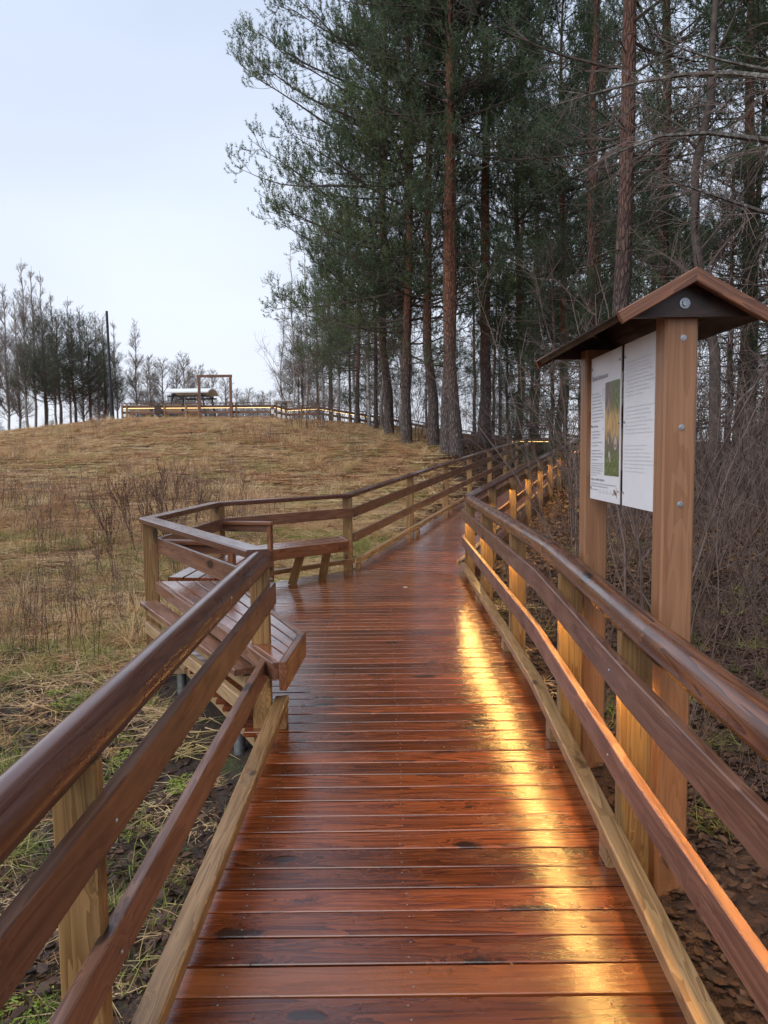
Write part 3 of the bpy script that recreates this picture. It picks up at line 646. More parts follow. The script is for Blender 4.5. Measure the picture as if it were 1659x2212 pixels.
lfm = MB(); lfm.add([(-.03, 0, .003), (0, .014, .008), (.03, 0, .004), (0, -.014, .006)], [[0, 3, 2, 1]]); lo = lfm.build('fallen_leaf', 'print_faint', Matrix.Translation((.22, 7.9, .142))); tag(lo, 'single pale leaf lying on the wet deck', 'leaf')
# ------------------------------------------------------------------ information board
sg = empty('information_board', (1.08, 3.2, -.05), 'roofed wooden information board with two white panels beside the right railing', 'sign')
SX0, SX1 = 1.018, 1.138
for (y0, y1) in ((2.70, 2.80), (3.745, 3.855)):
    xm = (SX0 + SX1) / 2; ym = (y0 + y1) / 2
    beam('post', (xm, ym, -.35), (xm, ym, 2.10), .10, .12, 'sign_wood', sg, side=(0, 1, 0), b=.008)
for z_ in (2.0, 1.68, 1.40): bolt_head('bolt', (1.083, 2.70, z_), (0, -1, 0), .011, 'galvanised', sg, .006)
RX, RZ, EX, EZ, RY0, RY1 = 1.085, 2.215, .255, .142, 2.60, 3.97
for sgn in (-1, 1):
    # roof boarding and felt
    e_ = Vector((RX + sgn * EX, 0, RZ - EZ)); r_ = Vector((RX, 0, RZ)); v = (e_ - r_).normalized(); nn = Vector((-v.z * sgn, 0, v.x * sgn)) if True else None
    if nn.z < 0: nn = -nn
    def quadbox(name, o0, o1, l0, l1, ya, yb, mat):
        p = [r_ + v * l0 + nn * o0, r_ + v * l1 + nn * o0, r_ + v * l1 + nn * o1, r_ + v * l0 + nn * o1]
        c = sum(p, Vector()) / 4; c.y = ya
        vs = [(q.x - c.x, 0, q.z - c.z) for q in p] + [(q.x - c.x, yb - ya, q.z - c.z) for q in p]
        mb = MB(); mb.add(vs, [[0, 1, 2, 3], [7, 6, 5, 4], [0, 4, 5, 1], [1, 5, 6, 2], [2, 6, 7, 3], [3, 7, 4, 0]]); me = mb.mesh(name, mat)
        Mr = Matrix.Rotation(R(90), 4, 'Z'); me.transform(Mr.inverted()); return link(name, me, Matrix.Translation(c) @ Mr, sg)
    Ls = math.hypot(EX, EZ)
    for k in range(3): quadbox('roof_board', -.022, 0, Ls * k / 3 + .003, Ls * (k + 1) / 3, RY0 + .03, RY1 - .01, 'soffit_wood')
    quadbox('roof_felt', .001, .007, -.001, Ls + .022, RY0 + .028, RY1 + .012, 'roof_felt')
    for (ya, yb) in ((RY0 - .002, RY0 + .026), (RY1 + .014, RY1 + .040)): 
        # fascia along the rake; grain runs along the slope
        p0 = r_ + nn * -.012; p1 = e_ + v * .012 + nn * -.012; ym = (ya + yb) / 2
        M, L = frame((p0.x, ym, p0.z), (p1.x, ym, p1.z)); mb = MB(); extr(mb, box_prof(yb - ya, .044, .003), 0, L, 0, 0); 
        for i_, q in enumerate(mb.v):      # plumb cut at the ridge
            if q[0] < .001: mb.v[i_] = (q[0] - (q[2] - .012) * EZ / EX, q[1], q[2])
        mb.build('fascia', 'gable_wood', M, sg)
for (ya, yb) in ((2.668, 2.698), (3.857, 3.887)):
    w_, zb = .225, 2.068
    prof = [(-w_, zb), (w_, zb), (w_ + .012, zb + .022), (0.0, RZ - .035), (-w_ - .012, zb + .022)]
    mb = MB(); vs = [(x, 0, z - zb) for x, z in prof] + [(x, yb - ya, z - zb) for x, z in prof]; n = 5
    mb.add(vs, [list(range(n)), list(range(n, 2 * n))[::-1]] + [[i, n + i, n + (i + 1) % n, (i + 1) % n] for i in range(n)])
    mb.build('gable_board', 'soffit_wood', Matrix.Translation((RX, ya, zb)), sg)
bolt_head('bolt', (1.072, 2.668, 2.115), (0, -1, 0), .019, 'galvanised', sg, .010)
PX = 1.040
bt = beam('back_batten', (PX + .035, 2.80, 1.75), (PX + .035, 3.745, 1.75), .03, .10, 'sign_wood', sg)
beam('back_batten', (PX + .035, 2.80, 2.0), (PX + .035, 3.745, 2.0), .03, .10, 'sign_wood', sg); beam('back_batten', (PX + .035, 2.80, 1.46), (PX + .035, 3.745, 1.46), .03, .10, 'sign_wood', sg)
def panel(y_left, y_right, z0, z1):
    M = Matrix(((0, 0, -1, PX), (-1, 0, 0, (y_left + y_right) / 2), (0, 1, 0, (z0 + z1) / 2), (0, 0, 0, 1)))
    w = y_left - y_right; h = z1 - z0; mb = MB(); t = .004
    vs = [(-w / 2, -h / 2, 0), (w / 2, -h / 2, 0), (w / 2, h / 2, 0), (-w / 2, h / 2, 0)]; vs2 = [(x, y, -t) for x, y, _ in vs]
    mb.add(vs + vs2, [[0, 1, 2, 3], [7, 6, 5, 4], [0, 4, 5, 1], [1, 5, 6, 2], [2, 6, 7, 3], [3, 7, 4, 0]])
    p = mb.build('panel', 'panel_white', M, sg)
    for sx in (-1, 1):
        for q in (-.42, .02, .42): bolt_head('panel_screw', (PX, M.translation.y - sx * (w / 2 - .016), M.translation.z + q * h), (-1, 0, 0), .006, 'galvanised', p, .005)
    return p, M, w, h
def flat(name, polys, mat, M, parent, dz=.0008):
    mb = MB()
    for q in polys: mb.add([(x, y, dz) for x, y in q], [list(range(len(q)))])
    return mb.build(name, mat, M, parent)
def rect(x0, y0, x1, y1): return [(x0, y0), (x1, y0), (x1, y1), (x0, y1)]
def words(x0, y, width, hgt):
    """a line of small print: word-sized clusters of letter strokes"""
    out = []; x = x0
    while x < x0 + width:
        for k in range(random.randint(3, 9)):
            if x > x0 + width: break
            w_ = random.uniform(.35, .6) * hgt; tall = random.random()
            y0_ = y - (.3 * hgt if tall > .9 else 0); y1_ = y + (hgt if tall < .3 else .68 * hgt)
            out.append(rect(x, y0_, x + w_ * .42, y1_)); out.append(rect(x, y + .55 * hgt, x + w_, y + .68 * hgt)); x += w_ + .12 * hgt
        x += .45 * hgt
    return out
def text(body, x, y, size, mat, M, parent, name='lettering'):
    cu = bpy.data.curves.new(name, 'FONT'); cu.body = body; cu.size = size; cu.resolution_u = 2
    t = bpy.data.objects.new(name, cu); COL.objects.link(t); dg = bpy.context.evaluated_depsgraph_get(); dg.update()
    me = bpy.data.meshes.new_from_object(t.evaluated_get(dg)); bpy.data.objects.remove(t)
    me.materials.clear(); me.materials.append(MATS[mat]); return link(name, me, M @ Matrix.Translation((x, y, .0009)), parent)
p1, M1, w1, h1 = panel(3.722, 3.262, 1.36, 2.05)
p1['label'] = 'panel with print, colour photo of fungi and a small hare'
text('Elämää lahopuussa', -.212, .232, .034, 'print_dark', M1, p1, 'heading')
ln = []
for i in range(9): ln += words(-.212, .165 - i * .0165, (.125, .155, .15, .165, .17, .18, .18, .19, .13)[i], .0075)
flat('small_print', ln, 'print_grey', M1, p1)
flat('subheading', words(-.212, .006, .105, .011), 'print_dark', M1, p1)
ln = []
for i, (yy, ww) in enumerate(((-.018, .125), (-.033, .14), (-.048, .115), (-.071, .18), (-.086, .115), (-.11, .15), (-.125, .19), (-.14, .18), (-.155, .11))): ln += words(-.212, yy, ww, .008)
for i in range(6): ln += words(-.212, -.172 - i * .0115, (.20, .195, .195, .195, .155, .09)[i], .0068)
flat('small_print', ln, 'print_grey', M1, p1)
mb = MB(); mb.add([(-.107, -.215, 0), (.107, -.215, 0), (.107, .215, 0), (-.107, .215, 0)], [[0, 1, 2, 3]]); mb.build('photo_print', 'print_photo', M1 @ Matrix.Translation((.112, -.008, .0008)), p1)
flat('tinted_field', [rect(-.228, -.343, .222, -.275)], 'print_tint', M1, p1, .0005) if False else None
flat('subheading', words(-.212, -.262 + .01, .215, .0105), 'print_dark', M1, p1)
ln = words(-.212, -.270, .40, .0075) + words(-.212, -.2825, .28, .0075) + words(-.212, -.30, .12, .0075)
flat('small_print', ln, 'print_grey', M1, p1)
def ell(cx, cy, rx, ry, n=14, a=0):
    ca_, sa_ = math.cos(a), math.sin(a)
    return [(cx + rx * math.cos(t) * ca_ - ry * math.sin(t) * sa_, cy + rx * math.cos(t) * sa_ + ry * math.sin(t) * ca_) for t in [2 * math.pi * i / n for i in range(n)]]
hx, hy = .165, -.300
flat('hare_drawing', [ell(hx, hy + .004, .022, .010, 14, R(-25)), ell(hx + .022, hy - .002, .010, .007, 10, R(-20)), ell(hx + .02, hy + .014, .003, .013, 8, R(-25)), ell(hx - .022, hy - .006, .010, .004, 8, R(40)), ell(hx + .03, hy - .014, .011, .003, 8, R(-50))], 'print_brown', M1, p1)
flat('paw_prints', [ell(-.07 + k * .055 + j * .012, -.305 + (j % 2) * .010, .003, .0045, 8) for k in range(4) for j in range(3)], 'print_grey', M1, p1)
flat('ring_drawing', [[(-.022 + .016 * math.cos(t), .155 + .030 * math.sin(t)), (-.022 + .016 * math.cos(t + .4), .155 + .030 * math.sin(t + .4)), (-.022 + .013 * math.cos(t + .4), .155 + .026 * math.sin(t + .4)), (-.022 + .013 * math.cos(t), .155 + .026 * math.sin(t))] for t in np.arange(0, 6.28, .4)], 'print_grey', M1, p1)
flat('fungus_drawing', [[(.0, 0.0), (.01, .0), (.01, .01)]], 'print_brown', M1 @ Matrix.Translation((-.028, -.01, 0)), p1)
# fungi brackets in the photograph
flat('photo_fungus', [ell(.168, -.075, .022, .032), ell(.082, -.135, .014, .028, 14, .3), ell(.062, -.06, .008, .02)], 'print_beige', M1, p1, .0014)
flat('photo_fungus_shade', [ell(.168, -.086, .015, .008), ell(.082, -.142, .007, .010)], 'print_brown', M1, p1, .0018)
p2, M2, w2, h2 = panel(3.222, 2.802, 1.36, 2.05)
p2['label'] = 'plain white panel with faint embossed lines'
ln = []
for yy in list(np.arange(.26, .12, -.0155)) + list(np.arange(.07, -.04, -.0155)) + list(np.arange(-.09, -.20, -.0155)): ln += words(-.19, yy, random.uniform(.2, .36), .006)
flat('small_print', ln, 'print_faint', M2, p2)

# ------------------------------------------------------------------ hilltop deck, fence and things on it
HY = 44.0; HZ = 3.72
def hx_(px, d=HY): return (px - 829.5) / FPX * d
hd = empty('hilltop_deck', (-10, 46, HZ), kind='structure')
mb = MB()
for i in range(30): 
    y0 = HY + .05 + i * .122; mb.add([(-15.1, y0, HZ), (-6.2, y0, HZ), (-6.2, y0 + .116, HZ), (-15.1, y0 + .116, HZ), (-15.1, y0, HZ - .03), (-6.2, y0, HZ - .03), (-6.2, y0 + .116, HZ - .03), (-15.1, y0 + .116, HZ - .03)], [[0, 1, 2, 3], [4, 7, 6, 5], [0, 4, 5, 1], [2, 6, 7, 3]])
mb.build('deck_boards', 'deck_wood', None, hd)['kind'] = 'stuff'
def fence(label, pts, posts, led, extra_rail=False, name='railing', lights=True):
    root = empty(name, pts[0], label, 'railing')
    run('handrail', pts, 0, .93, .13, .045, 'handrail_wood', root, box_prof(.13, .045, .006))
    run('upper_rail', pts, .07, .74, .034, .14, 'rail_wood', root); run('lower_rail', pts, .07, .40, .034, .14, 'rail_wood', root)
    if extra_rail: run('toe_rail', pts, .07, .12, .05, .06, 'toe_wood', root)
    if led:
        run('light_strip', pts, .07, .655, .024, .016, 'led_strip_dim', root, box_prof(.024, .016, .003))
        if extra_rail: run('light_strip', pts, .10, .05, .012, .012, 'led_strip_dim', root, box_prof(.012, .012, .002))
    for (x_, y_, z_, a_) in posts: beam('post', (x_, y_, z_ - .35), (x_, y_, z_ + .905), .10, .10, 'post_wood', root, side=(math.sin(a_), math.cos(a_), 0))
    return root
fx0, fx1 = hx_(270), hx_(601)
fence('long hilltop railing with glowing strips in front of the white canopy', [(fx0, HY, HZ - .02), (fx1, HY, HZ - .06)], [(hx_(q), HY, HZ - .04, 0) for q in (271, 281, 345, 362, 408, 435, 507, 515, 591, 601)], True, True)
fence('short lit railing turning back at the right end of the hilltop deck', [(fx1, HY, HZ - .06), (hx_(622, 47), 47, HZ - .06)], [(hx_(q, 45.5), 45.5, HZ - .06, 0) for q in (612,)] + [(hx_(622, 47), 47, HZ - .06, 0)], True)
pf = [(hx_(622, 46.5), 46.5, HZ - .12), (hx_(690, 45.4), 45.4, HZ - .10), (hx_(828, 44.6), 44.6, 2.92)]
fence('lit railing sloping down the hill from the deck towards the pines', pf, [(hx_(q, 45.2), 45.2 - (q - 690) * .004, HZ - .10 - (q - 690) * .0058, 0) for q in (690, 722, 758, 792, 822)] + [(hx_(655, 46), 46, HZ - .12, 0)], True)
l3a = [(a[0], a[1], a[2]) for a in L3]
fence('dark railing crossing behind the pine trunks in the forest', [(l3a[0][0] - 1.0, l3a[0][1], l3a[0][2])] + [(a[0] - .8, a[1], a[2]) for a in l3a[1:]], [(l3a[0][0] - 1.0 + (l3a[1][0] + .2 - l3a[0][0]) * t, l3a[0][1] + (l3a[1][1] - l3a[0][1]) * t, l3a[0][2] + (l3a[1][2] - l3a[0][2]) * t, 0) for t in (0, .33, .66, 1)], False)
fence('lit railing at the far corner of the ramp under the spruces', [(l2r(28.2)[0] + .1, 28.2, dz2(*l2r(28.2))), (l2r(28.2)[0] - .1, 30.4, dz2(*l2r(28.2)) + .1), (5.0, 30.8, 1.35)], [(7.4, 30.3, 1.3, 0), (6.2, 30.6, 1.3, 0), (5.0, 30.8, 1.35, 0)], True)
fd = empty('forest_deck', (5.5, 29.5, 1.2), kind='structure'); mb = MB()
for a, b in (((5.9, 28.0, 1.18), L3[1]), (L3[1], L3[2]), ((6.6, 29.4, 1.2), (4.6, 29.6, 1.2))):
    A_, B_ = Vector(a), Vector(b); d = (B_ - A_); n = int(d.length / .125); dn = d.normalized(); nr = Vector((dn.y, -dn.x, 0)).normalized() * .8
    for k in range(n):
        p = A_ + dn * (k * .125); q = p + dn * .119; t_ = Vector((0, 0, .03))
        vs = [p - nr, p + nr, q + nr, q - nr]; mb.add([*vs, *[v - t_ for v in vs]], [[0, 1, 2, 3], [4, 7, 6, 5], [0, 4, 5, 1], [2, 6, 7, 3]])
mb.build('deck_boards', 'deck_wood', None, fd)['kind'] = 'stuff'
# portal frame
pf_ = empty('portal_frame', (hx_(470), HY - .35, HZ), 'tall open rectangular brown timber frame standing at the hilltop railing', 'frame')
xa, xb = hx_(437, 43.65), hx_(504.5, 43.65); zt = 1.6 + (977 - 815) / FPX * 43.65 + .05
beam('upright', (xa, 43.65, HZ - .35), (xa, 43.65, zt), .14, .14, 'gable_wood', pf_); beam('upright', (xb, 43.65, HZ - .35), (xb, 43.65, zt), .14, .14, 'gable_wood', pf_)
beam('lintel', (xa - .09, 43.65, zt + .07), (xb + .09, 43.65, zt + .07), .15, .14, 'gable_wood', pf_)
# benches on the deck
for i, (q0, q1, lab) in enumerate(((286, 330, 'wooden bench with plank back at the left end of the hilltop deck'), (412, 432, 'small wooden bench just left of the portal frame'), (362, 398, 'wooden bench with plank back right of the dark panel'))):
    y_ = 45.6; x0, x1 = hx_(q0, y_), hx_(q1, y_); r_ = empty('bench', (x0, y_, HZ), lab, 'bench', 'benches on the hilltop deck')
    for k in range(3): beam('back_plank', (x0, y_ - .05 - k * .02, HZ + .52 + k * .16), (x1, y_ - .05 - k * .02, HZ + .52 + k * .16), .03, .145, 'pale_wood', r_)
    for k in range(3): beam('seat_slat', (x0, y_ + .08 + k * .13, HZ + .44), (x1, y_ + .08 + k * .13, HZ + .44), .12, .035, 'gable_wood', r_)
    for x_ in (x0 + .1, x1 - .1): beam('leg', (x_, y_ + .1, HZ), (x_, y_ + .1, HZ + .42), .07, .3, 'post_wood', r_)
dp = empty('dark_panel', (hx_(349), HY - .12, HZ), 'dark brown square panel fixed to the hilltop railing', 'panel')
beam('board', (hx_(341.5), HY - .14, HZ + .52), (hx_(356), HY - .14, HZ + .52), .03, .56, 'soffit_wood', dp); beam('support', (hx_(349), HY - .1, HZ - .3), (hx_(349), HY - .1, HZ + .5), .08, .08, 'soffit_wood', dp)
sp_ = empty('banded_post', (hx_(594.5), HY - .2, HZ), 'short post with white and dark bands at the right railing end', 'post')
for k in range(5): beam('band', (hx_(594.5), HY - .2, HZ - .3 + k * .255), (hx_(594.5), HY - .2, HZ - .3 + (k + 1) * .255), .16, .16, 'white_paint' if k % 2 == 0 else 'rail_wood', sp_)
# canopy shelter with arched white roof and splayed legs
cs = empty('canopy_shelter', (hx_(420, 49), 49, HZ - .1), 'white arched canopy on splayed dark steel legs behind the hilltop railing', 'shelter')
cx0, cx1 = hx_(379, 49), hx_(463, 49); zr = 1.6 + (977 - 850) / FPX * 49
mb = MB(); N = 10; vs = []
for k in range(N + 1):
    t = k / N; yy = 47.6 + 3.2 * t; zz = zr + .40 * math.sin(math.pi * (t * .86 + .07)) - .05
    for x_ in (cx0 - .1 + .45 * 0, cx1 + .1): 
        vs += [(x_, yy, zz), (x_, yy, zz + .07)]
fs = []
for k in range(N):
    a = k * 4; b = a + 4; fs += [[a + 1, a + 3, b + 3, b + 1], [a, b, b + 2, a + 2], [a, a + 1, b + 1, b], [a + 2, b + 2, b + 3, a + 3]]
fs += [[0, 2, 3, 1], [N * 4, N * 4 + 1, N * 4 + 3, N * 4 + 2]]
mb.add(vs, fs); mb.build('roof', 'white_paint', None, cs)
for x_, sx in ((cx0 + .35, -.22), (cx1 - .35, .22)):
    for y_, sy in ((47.9, -.2), (50.5, .2)): cyl('leg', (x_ + sx * 1.6, y_ + sy, HZ - .4), (x_, y_, zr + .0), .07, .06, 'dark_steel', cs)
for x_ in (cx0 + .35, cx1 - .35): beam('cross_beam', (x_, 47.7, zr - .06), (x_, 50.7, zr - .06), .09, .12, 'dark_steel', cs)
for y_ in (47.9, 50.5): beam('long_beam', (cx0, y_, zr - .16), (cx1, y_, zr - .16), .08, .10, 'dark_steel', cs)
for q in (0.3, .62): cyl('inner_post', (cx0 + (cx1 - cx0) * q, 49.2, HZ - .3), (cx0 + (cx1 - cx0) * q, 49.2, zr), .04, .04, 'galvanised', cs)
# white kiosk
ks = empty('kiosk', (hx_(618, 56), 57, 3.4), 'small white cabin with flat roof behind the railing corner', 'building')
kx0, kx1 = hx_(604, 56), hx_(634, 56); kz = 1.6 + (977 - 866) / FPX * 56
def boxm(name, x0, x1, y0, y1, z0, z1, mat, par): return beam(name, (x0, (y0 + y1) / 2, (z0 + z1) / 2), (x1, (y0 + y1) / 2, (z0 + z1) / 2), y1 - y0, z1 - z0, mat, par)
boxm('wall', kx0, kx1, 56, 57.6, 3.0, kz, 'white_paint', ks); boxm('roof', kx0 - .2, kx1 + .2, 55.7, 57.9, kz, kz + .12, 'grey_metal_roof', ks)
boxm('corner_board', kx1, kx1 + .12, 55.98, 56.1, 3.0, kz, 'gable_wood', ks)
wnd = boxm('window', kx0 + .32, kx0 + .72, 55.97, 56.0, kz - .62, kz - .08, 'gable_wood', ks); boxm('pane', kx0 + .36, kx0 + .68, 55.955, 55.97, kz - .58, kz - .12, 'window_glass', wnd)
# lamp post
lp = empty('black_mast', (hx_(251, 47), 47, 3.2), 'tall thin black mast standing left of the hilltop railing', 'mast')
xm = hx_(248, 47); ztop = 1.6 + (977 - 672) / FPX * 47
cyl('lower_tube', (xm + .06, 47, 2.9), (xm - .0, 47, 3.25 + 2.35), .14, .13, 'black_paint', lp); cyl('upper_tube', (xm, 47, 5.6), (xm - .06, 47, ztop), .09, .075, 'black_paint', lp); cyl('collar', (xm, 47, 5.52), (xm, 47, 5.64), .16, .15, 'black_paint', lp)
beam('foot_plate', (xm - .12, 47, 2.98 + .3), (xm + .28, 47, 2.98 + .3), .3, .06, 'galvanised', lp)

# ------------------------------------------------------------------ vegetation generators
def nrm(v): return v / np.maximum(np.linalg.norm(v, axis=-1, keepdims=True), 1e-9)
UP = np.array([0, 0, 1.0])
def polyl(st, d, L, K, curv=0.0, wig=0.05):
    st = np.asarray(st, float); d = nrm(np.asarray(d, float)); step = (np.asarray(L, float) / (K - 1))[:, None]; P = [st]
    cv = np.asarray(curv, float); cv = cv[:, None] if cv.ndim else cv
    for k in range(1, K):
        d = nrm(d + UP * cv / (K - 1) + rng.normal(size=d.shape) * wig); P.append(P[-1] + d * step)
    return np.stack(P, 1)
def at(P, s):
    """P (N,K,3), s (N,n) -> pos, tangent (N,n,3)"""
    N, K, _ = P.shape; f = np.clip(s, 0, .9999) * (K - 1); i = f.astype(int); fr = (f - i)[..., None]; r = np.arange(N)[:, None]
    a = P[r, i]; b = P[r, i + 1]; return a + (b - a) * fr, nrm(b - a)
def spawn_n(P, cnt, s0, s1, ang, angv=0.2, flat=1.0):
    ix = np.repeat(np.arange(len(P)), cnt); p, d, s = spawn(P[ix], 1, s0, s1, ang, angv, flat); return p, d, s, ix
def spawn(P, n, s0, s1, ang, angv=0.2, flat=1.0):
    N = len(P); s = rng.uniform(s0, s1, (N, n)); pos, t = at(P, s); r = rng.normal(size=pos.shape); r[..., 2] *= flat
    pr = nrm(r - (r * t).sum(-1, keepdims=True) * t); a = (ang + rng.normal(size=s.shape) * angv)[..., None]
    return pos.reshape(-1, 3), (np.cos(a) * t + np.sin(a) * pr).reshape(-1, 3), s.ravel()
def tubes(P, r0, r1, S, off=0):
    """P (N,K,3); r0,r1 (N,)"""
    N, K, _ = P.shape; t = np.empty_like(P); t[:, 1:-1] = P[:, 2:] - P[:, :-2]; t[:, 0] = P[:, 1] - P[:, 0]; t[:, -1] = P[:, -1] - P[:, -2]; t = nrm(t)
    ref = np.where(np.abs(t[..., 2:3]) > .9, np.array([1.0, 0, 0]), UP); a = nrm(np.cross(t, ref)); b = np.cross(t, a)
    rr = r0[:, None] + (r1 - r0)[:, None] * np.linspace(0, 1, K)[None]
    th = 2 * np.pi * np.arange(S) / S
    V = P[:, :, None] + rr[:, :, None, None] * (np.cos(th)[None, None, :, None] * a[:, :, None] + np.sin(th)[None, None, :, None] * b[:, :, None])
    ix = np.arange(N * K * S).reshape(N, K, S) + off; j = np.roll(ix, -1, axis=2)
    F = np.stack([ix[:, :-1], j[:, :-1], j[:, 1:], ix[:, 1:]], -1).reshape(-1, 4)
    return V.reshape(-1, 3), F
def needles(pos, d, L, n, nl, w, spread=0.75, off=0):
    M = len(pos); u = rng.uniform(0, 1, (M, n, 1)); base = pos[:, None] + d[:, None] * u * L[:, None, None]
    r = rng.normal(size=(M, n, 3)); dd = d[:, None]; pr = nrm(r - (r * dd).sum(-1, keepdims=True) * dd); nd = nrm(dd * (1 - spread * .55) + pr * spread)
    ln = nl * rng.uniform(.7, 1.15, (M, n, 1)); sd = nrm(np.cross(nd, rng.normal(size=nd.shape))) * w / 2
    V = np.stack([base - sd, base + sd, base + nd * ln], 2).reshape(-1, 3); F = np.arange(len(V)).reshape(-1, 3) + off
    return V, F
def join(parts):
    vs, fs, o = [], [], 0
    for v, f in parts: vs.append(v); fs.append(f + o); o += len(v)
    return np.concatenate(vs), fs
def trunk_line(H, K, wander, lean=(0, 0)):
    z = np.concatenate([[-.5], np.linspace(0, H, K - 1)]); P = np.zeros((1, K, 3)); P[0, :, 2] = z
    w = np.cumsum(rng.normal(size=(K, 2)) * wander, 0); w -= w[1]; P[0, :, :2] = w + np.outer(np.clip(z, 0, None), lean); return P
def trunk_mesh(P, r0, mat, S=12, flare=1.25):
    K = P.shape[1]; H = P[0, -1, 2]; z = np.clip(P[0, :, 2], 0, None); rr = r0 * (1 - z / H) ** .75 + .012; rr = rr * (1 + (flare - 1) * np.exp(-z / .35))
    V, F = tubes(P, np.zeros(1), np.zeros(1), S)
    V = V.reshape(K, S, 3); c = P[0][:, None]; t = np.zeros((K, 3)); t[:] = UP
    th = 2 * np.pi * np.arange(S) / S; ring = np.stack([np.cos(th), np.sin(th), 0 * th], -1)
    V = c + ring[None] * rr[:, None, None] * (1 + rng.normal(size=(K, S, 1)) * .03)
    return mesh_np('trunk', V.reshape(-1, 3), [F[:, ::-1]], [mat], smooth=True)
def pine(H, r0, c0, Lmax, nbr, bark='pine_bark', nmat='pine_needles', extra=(), ndead=16, nsh=15, el=(-6, 48), top_round=.62, sparse=1.0, nl=.105, side_n=10, wander=.05, nw=.017):
    T = trunk_line(H, 14, wander); tm = trunk_mesh(T, r0, bark)
    u = np.sort(c0 + (1 - c0) * rng.uniform(0, .985, nbr) ** .9); v = (u - c0) / (1 - c0)
    prof = np.minimum(1, (v + .25) / .4) * (1 - v) ** top_round
    L = Lmax * prof * rng.uniform(.55, 1.1, nbr) + .35; az = rng.uniform(0, 2 * np.pi, nbr); e = np.radians(el[0] + (el[1] - el[0]) * v ** 1.2 + rng.normal(size=nbr) * 9)
    for (zh, a_, l_, e_) in extra:
        u = np.append(u, zh / H); L = np.append(L, l_); az = np.append(az, a_); e = np.append(e, R(e_)); v = np.append(v, .3)
    st, _ = at(T, (u * (12 / 13) + 1 / 13)[None]); st = st[0]
    d = np.stack([np.cos(az) * np.cos(e), np.sin(az) * np.cos(e), np.sin(e)], -1)
    B = polyl(st, d, L, 8, .55 - .2 * v, .07)
    p, dd, s, ix = spawn_n(B, np.maximum(4, (L * side_n * .36).astype(int)), .22, 1.0, R(52), .2, .4); Lb = np.minimum(L[ix], 4.0); Ls = Lb * .34 * (1.15 - s) + rng.uniform(.2, .55, len(s))
    S1 = polyl(p, dd, Ls, 4, .45, .1)
    p2, d2, s2 = spawn(S1, 5, .3, 1.0, R(45), .25, .6); S2 = polyl(p2, d2, rng.uniform(.18, .5, len(s2)), 3, .5, .12)
    tips = S2[:, -1]; td = nrm(S2[:, -1] - S2[:, -2] + UP * .25)
    mid = S2[:, 1]; md = nrm(S2[:, 2] - S2[:, 1])
    e1 = S1[:, -1]; ed = nrm(S1[:, -1] - S1[:, -2] + UP * .2); eb = B[:, -1]; ebd = nrm(B[:, -1] - B[:, -2] + UP * .4)
    pos = np.concatenate([tips, mid, e1, eb, S1[:, 2]]); dr = np.concatenate([td, md, ed, ebd, nrm(S1[:, 3] - S1[:, 2])])
    kp = rng.uniform(size=len(pos)) < sparse; pos, dr = pos[kp], dr[kp]
    parts = [tubes(B, .012 + .0085 * L, np.full(len(L), .006), 5), tubes(S1, np.full(len(S1), .011), np.full(len(S1), .004), 3), tubes(S2, np.full(len(S2), .006), np.full(len(S2), .003), 3)]
    if ndead:
        ud = rng.uniform(.10, max(c0, .16) + .12, ndead); az = rng.uniform(0, 2 * np.pi, ndead); ee = R(5) + rng.normal(size=ndead) * .25
        sd_, _ = at(T, (ud * (12 / 13) + 1 / 13)[None]); Dd = polyl(sd_[0], np.stack([np.cos(az) * np.cos(ee), np.sin(az) * np.cos(ee), np.sin(ee)], -1), rng.uniform(.4, 2.2, ndead), 6, -.25, .16)
        parts.append(tubes(Dd, np.full(ndead, .017), np.full(ndead, .004), 4)); p3, d3, s3 = spawn(Dd, 7, .2, 1, R(50), .3); D2 = polyl(p3, d3, rng.uniform(.2, .8, len(p3)), 4, -.2, .2); parts.append(tubes(D2, np.full(len(D2), .006), np.full(len(D2), .002), 3))
    parts.append(needles(pos, dr, np.full(len(pos), .16), nsh, nl, nw))
    V, Fs = join(parts); cm = mesh_np('crown', V, Fs, ['branch_bark', nmat], [0] * (len(Fs) - 1) + [1])
    return tm, cm
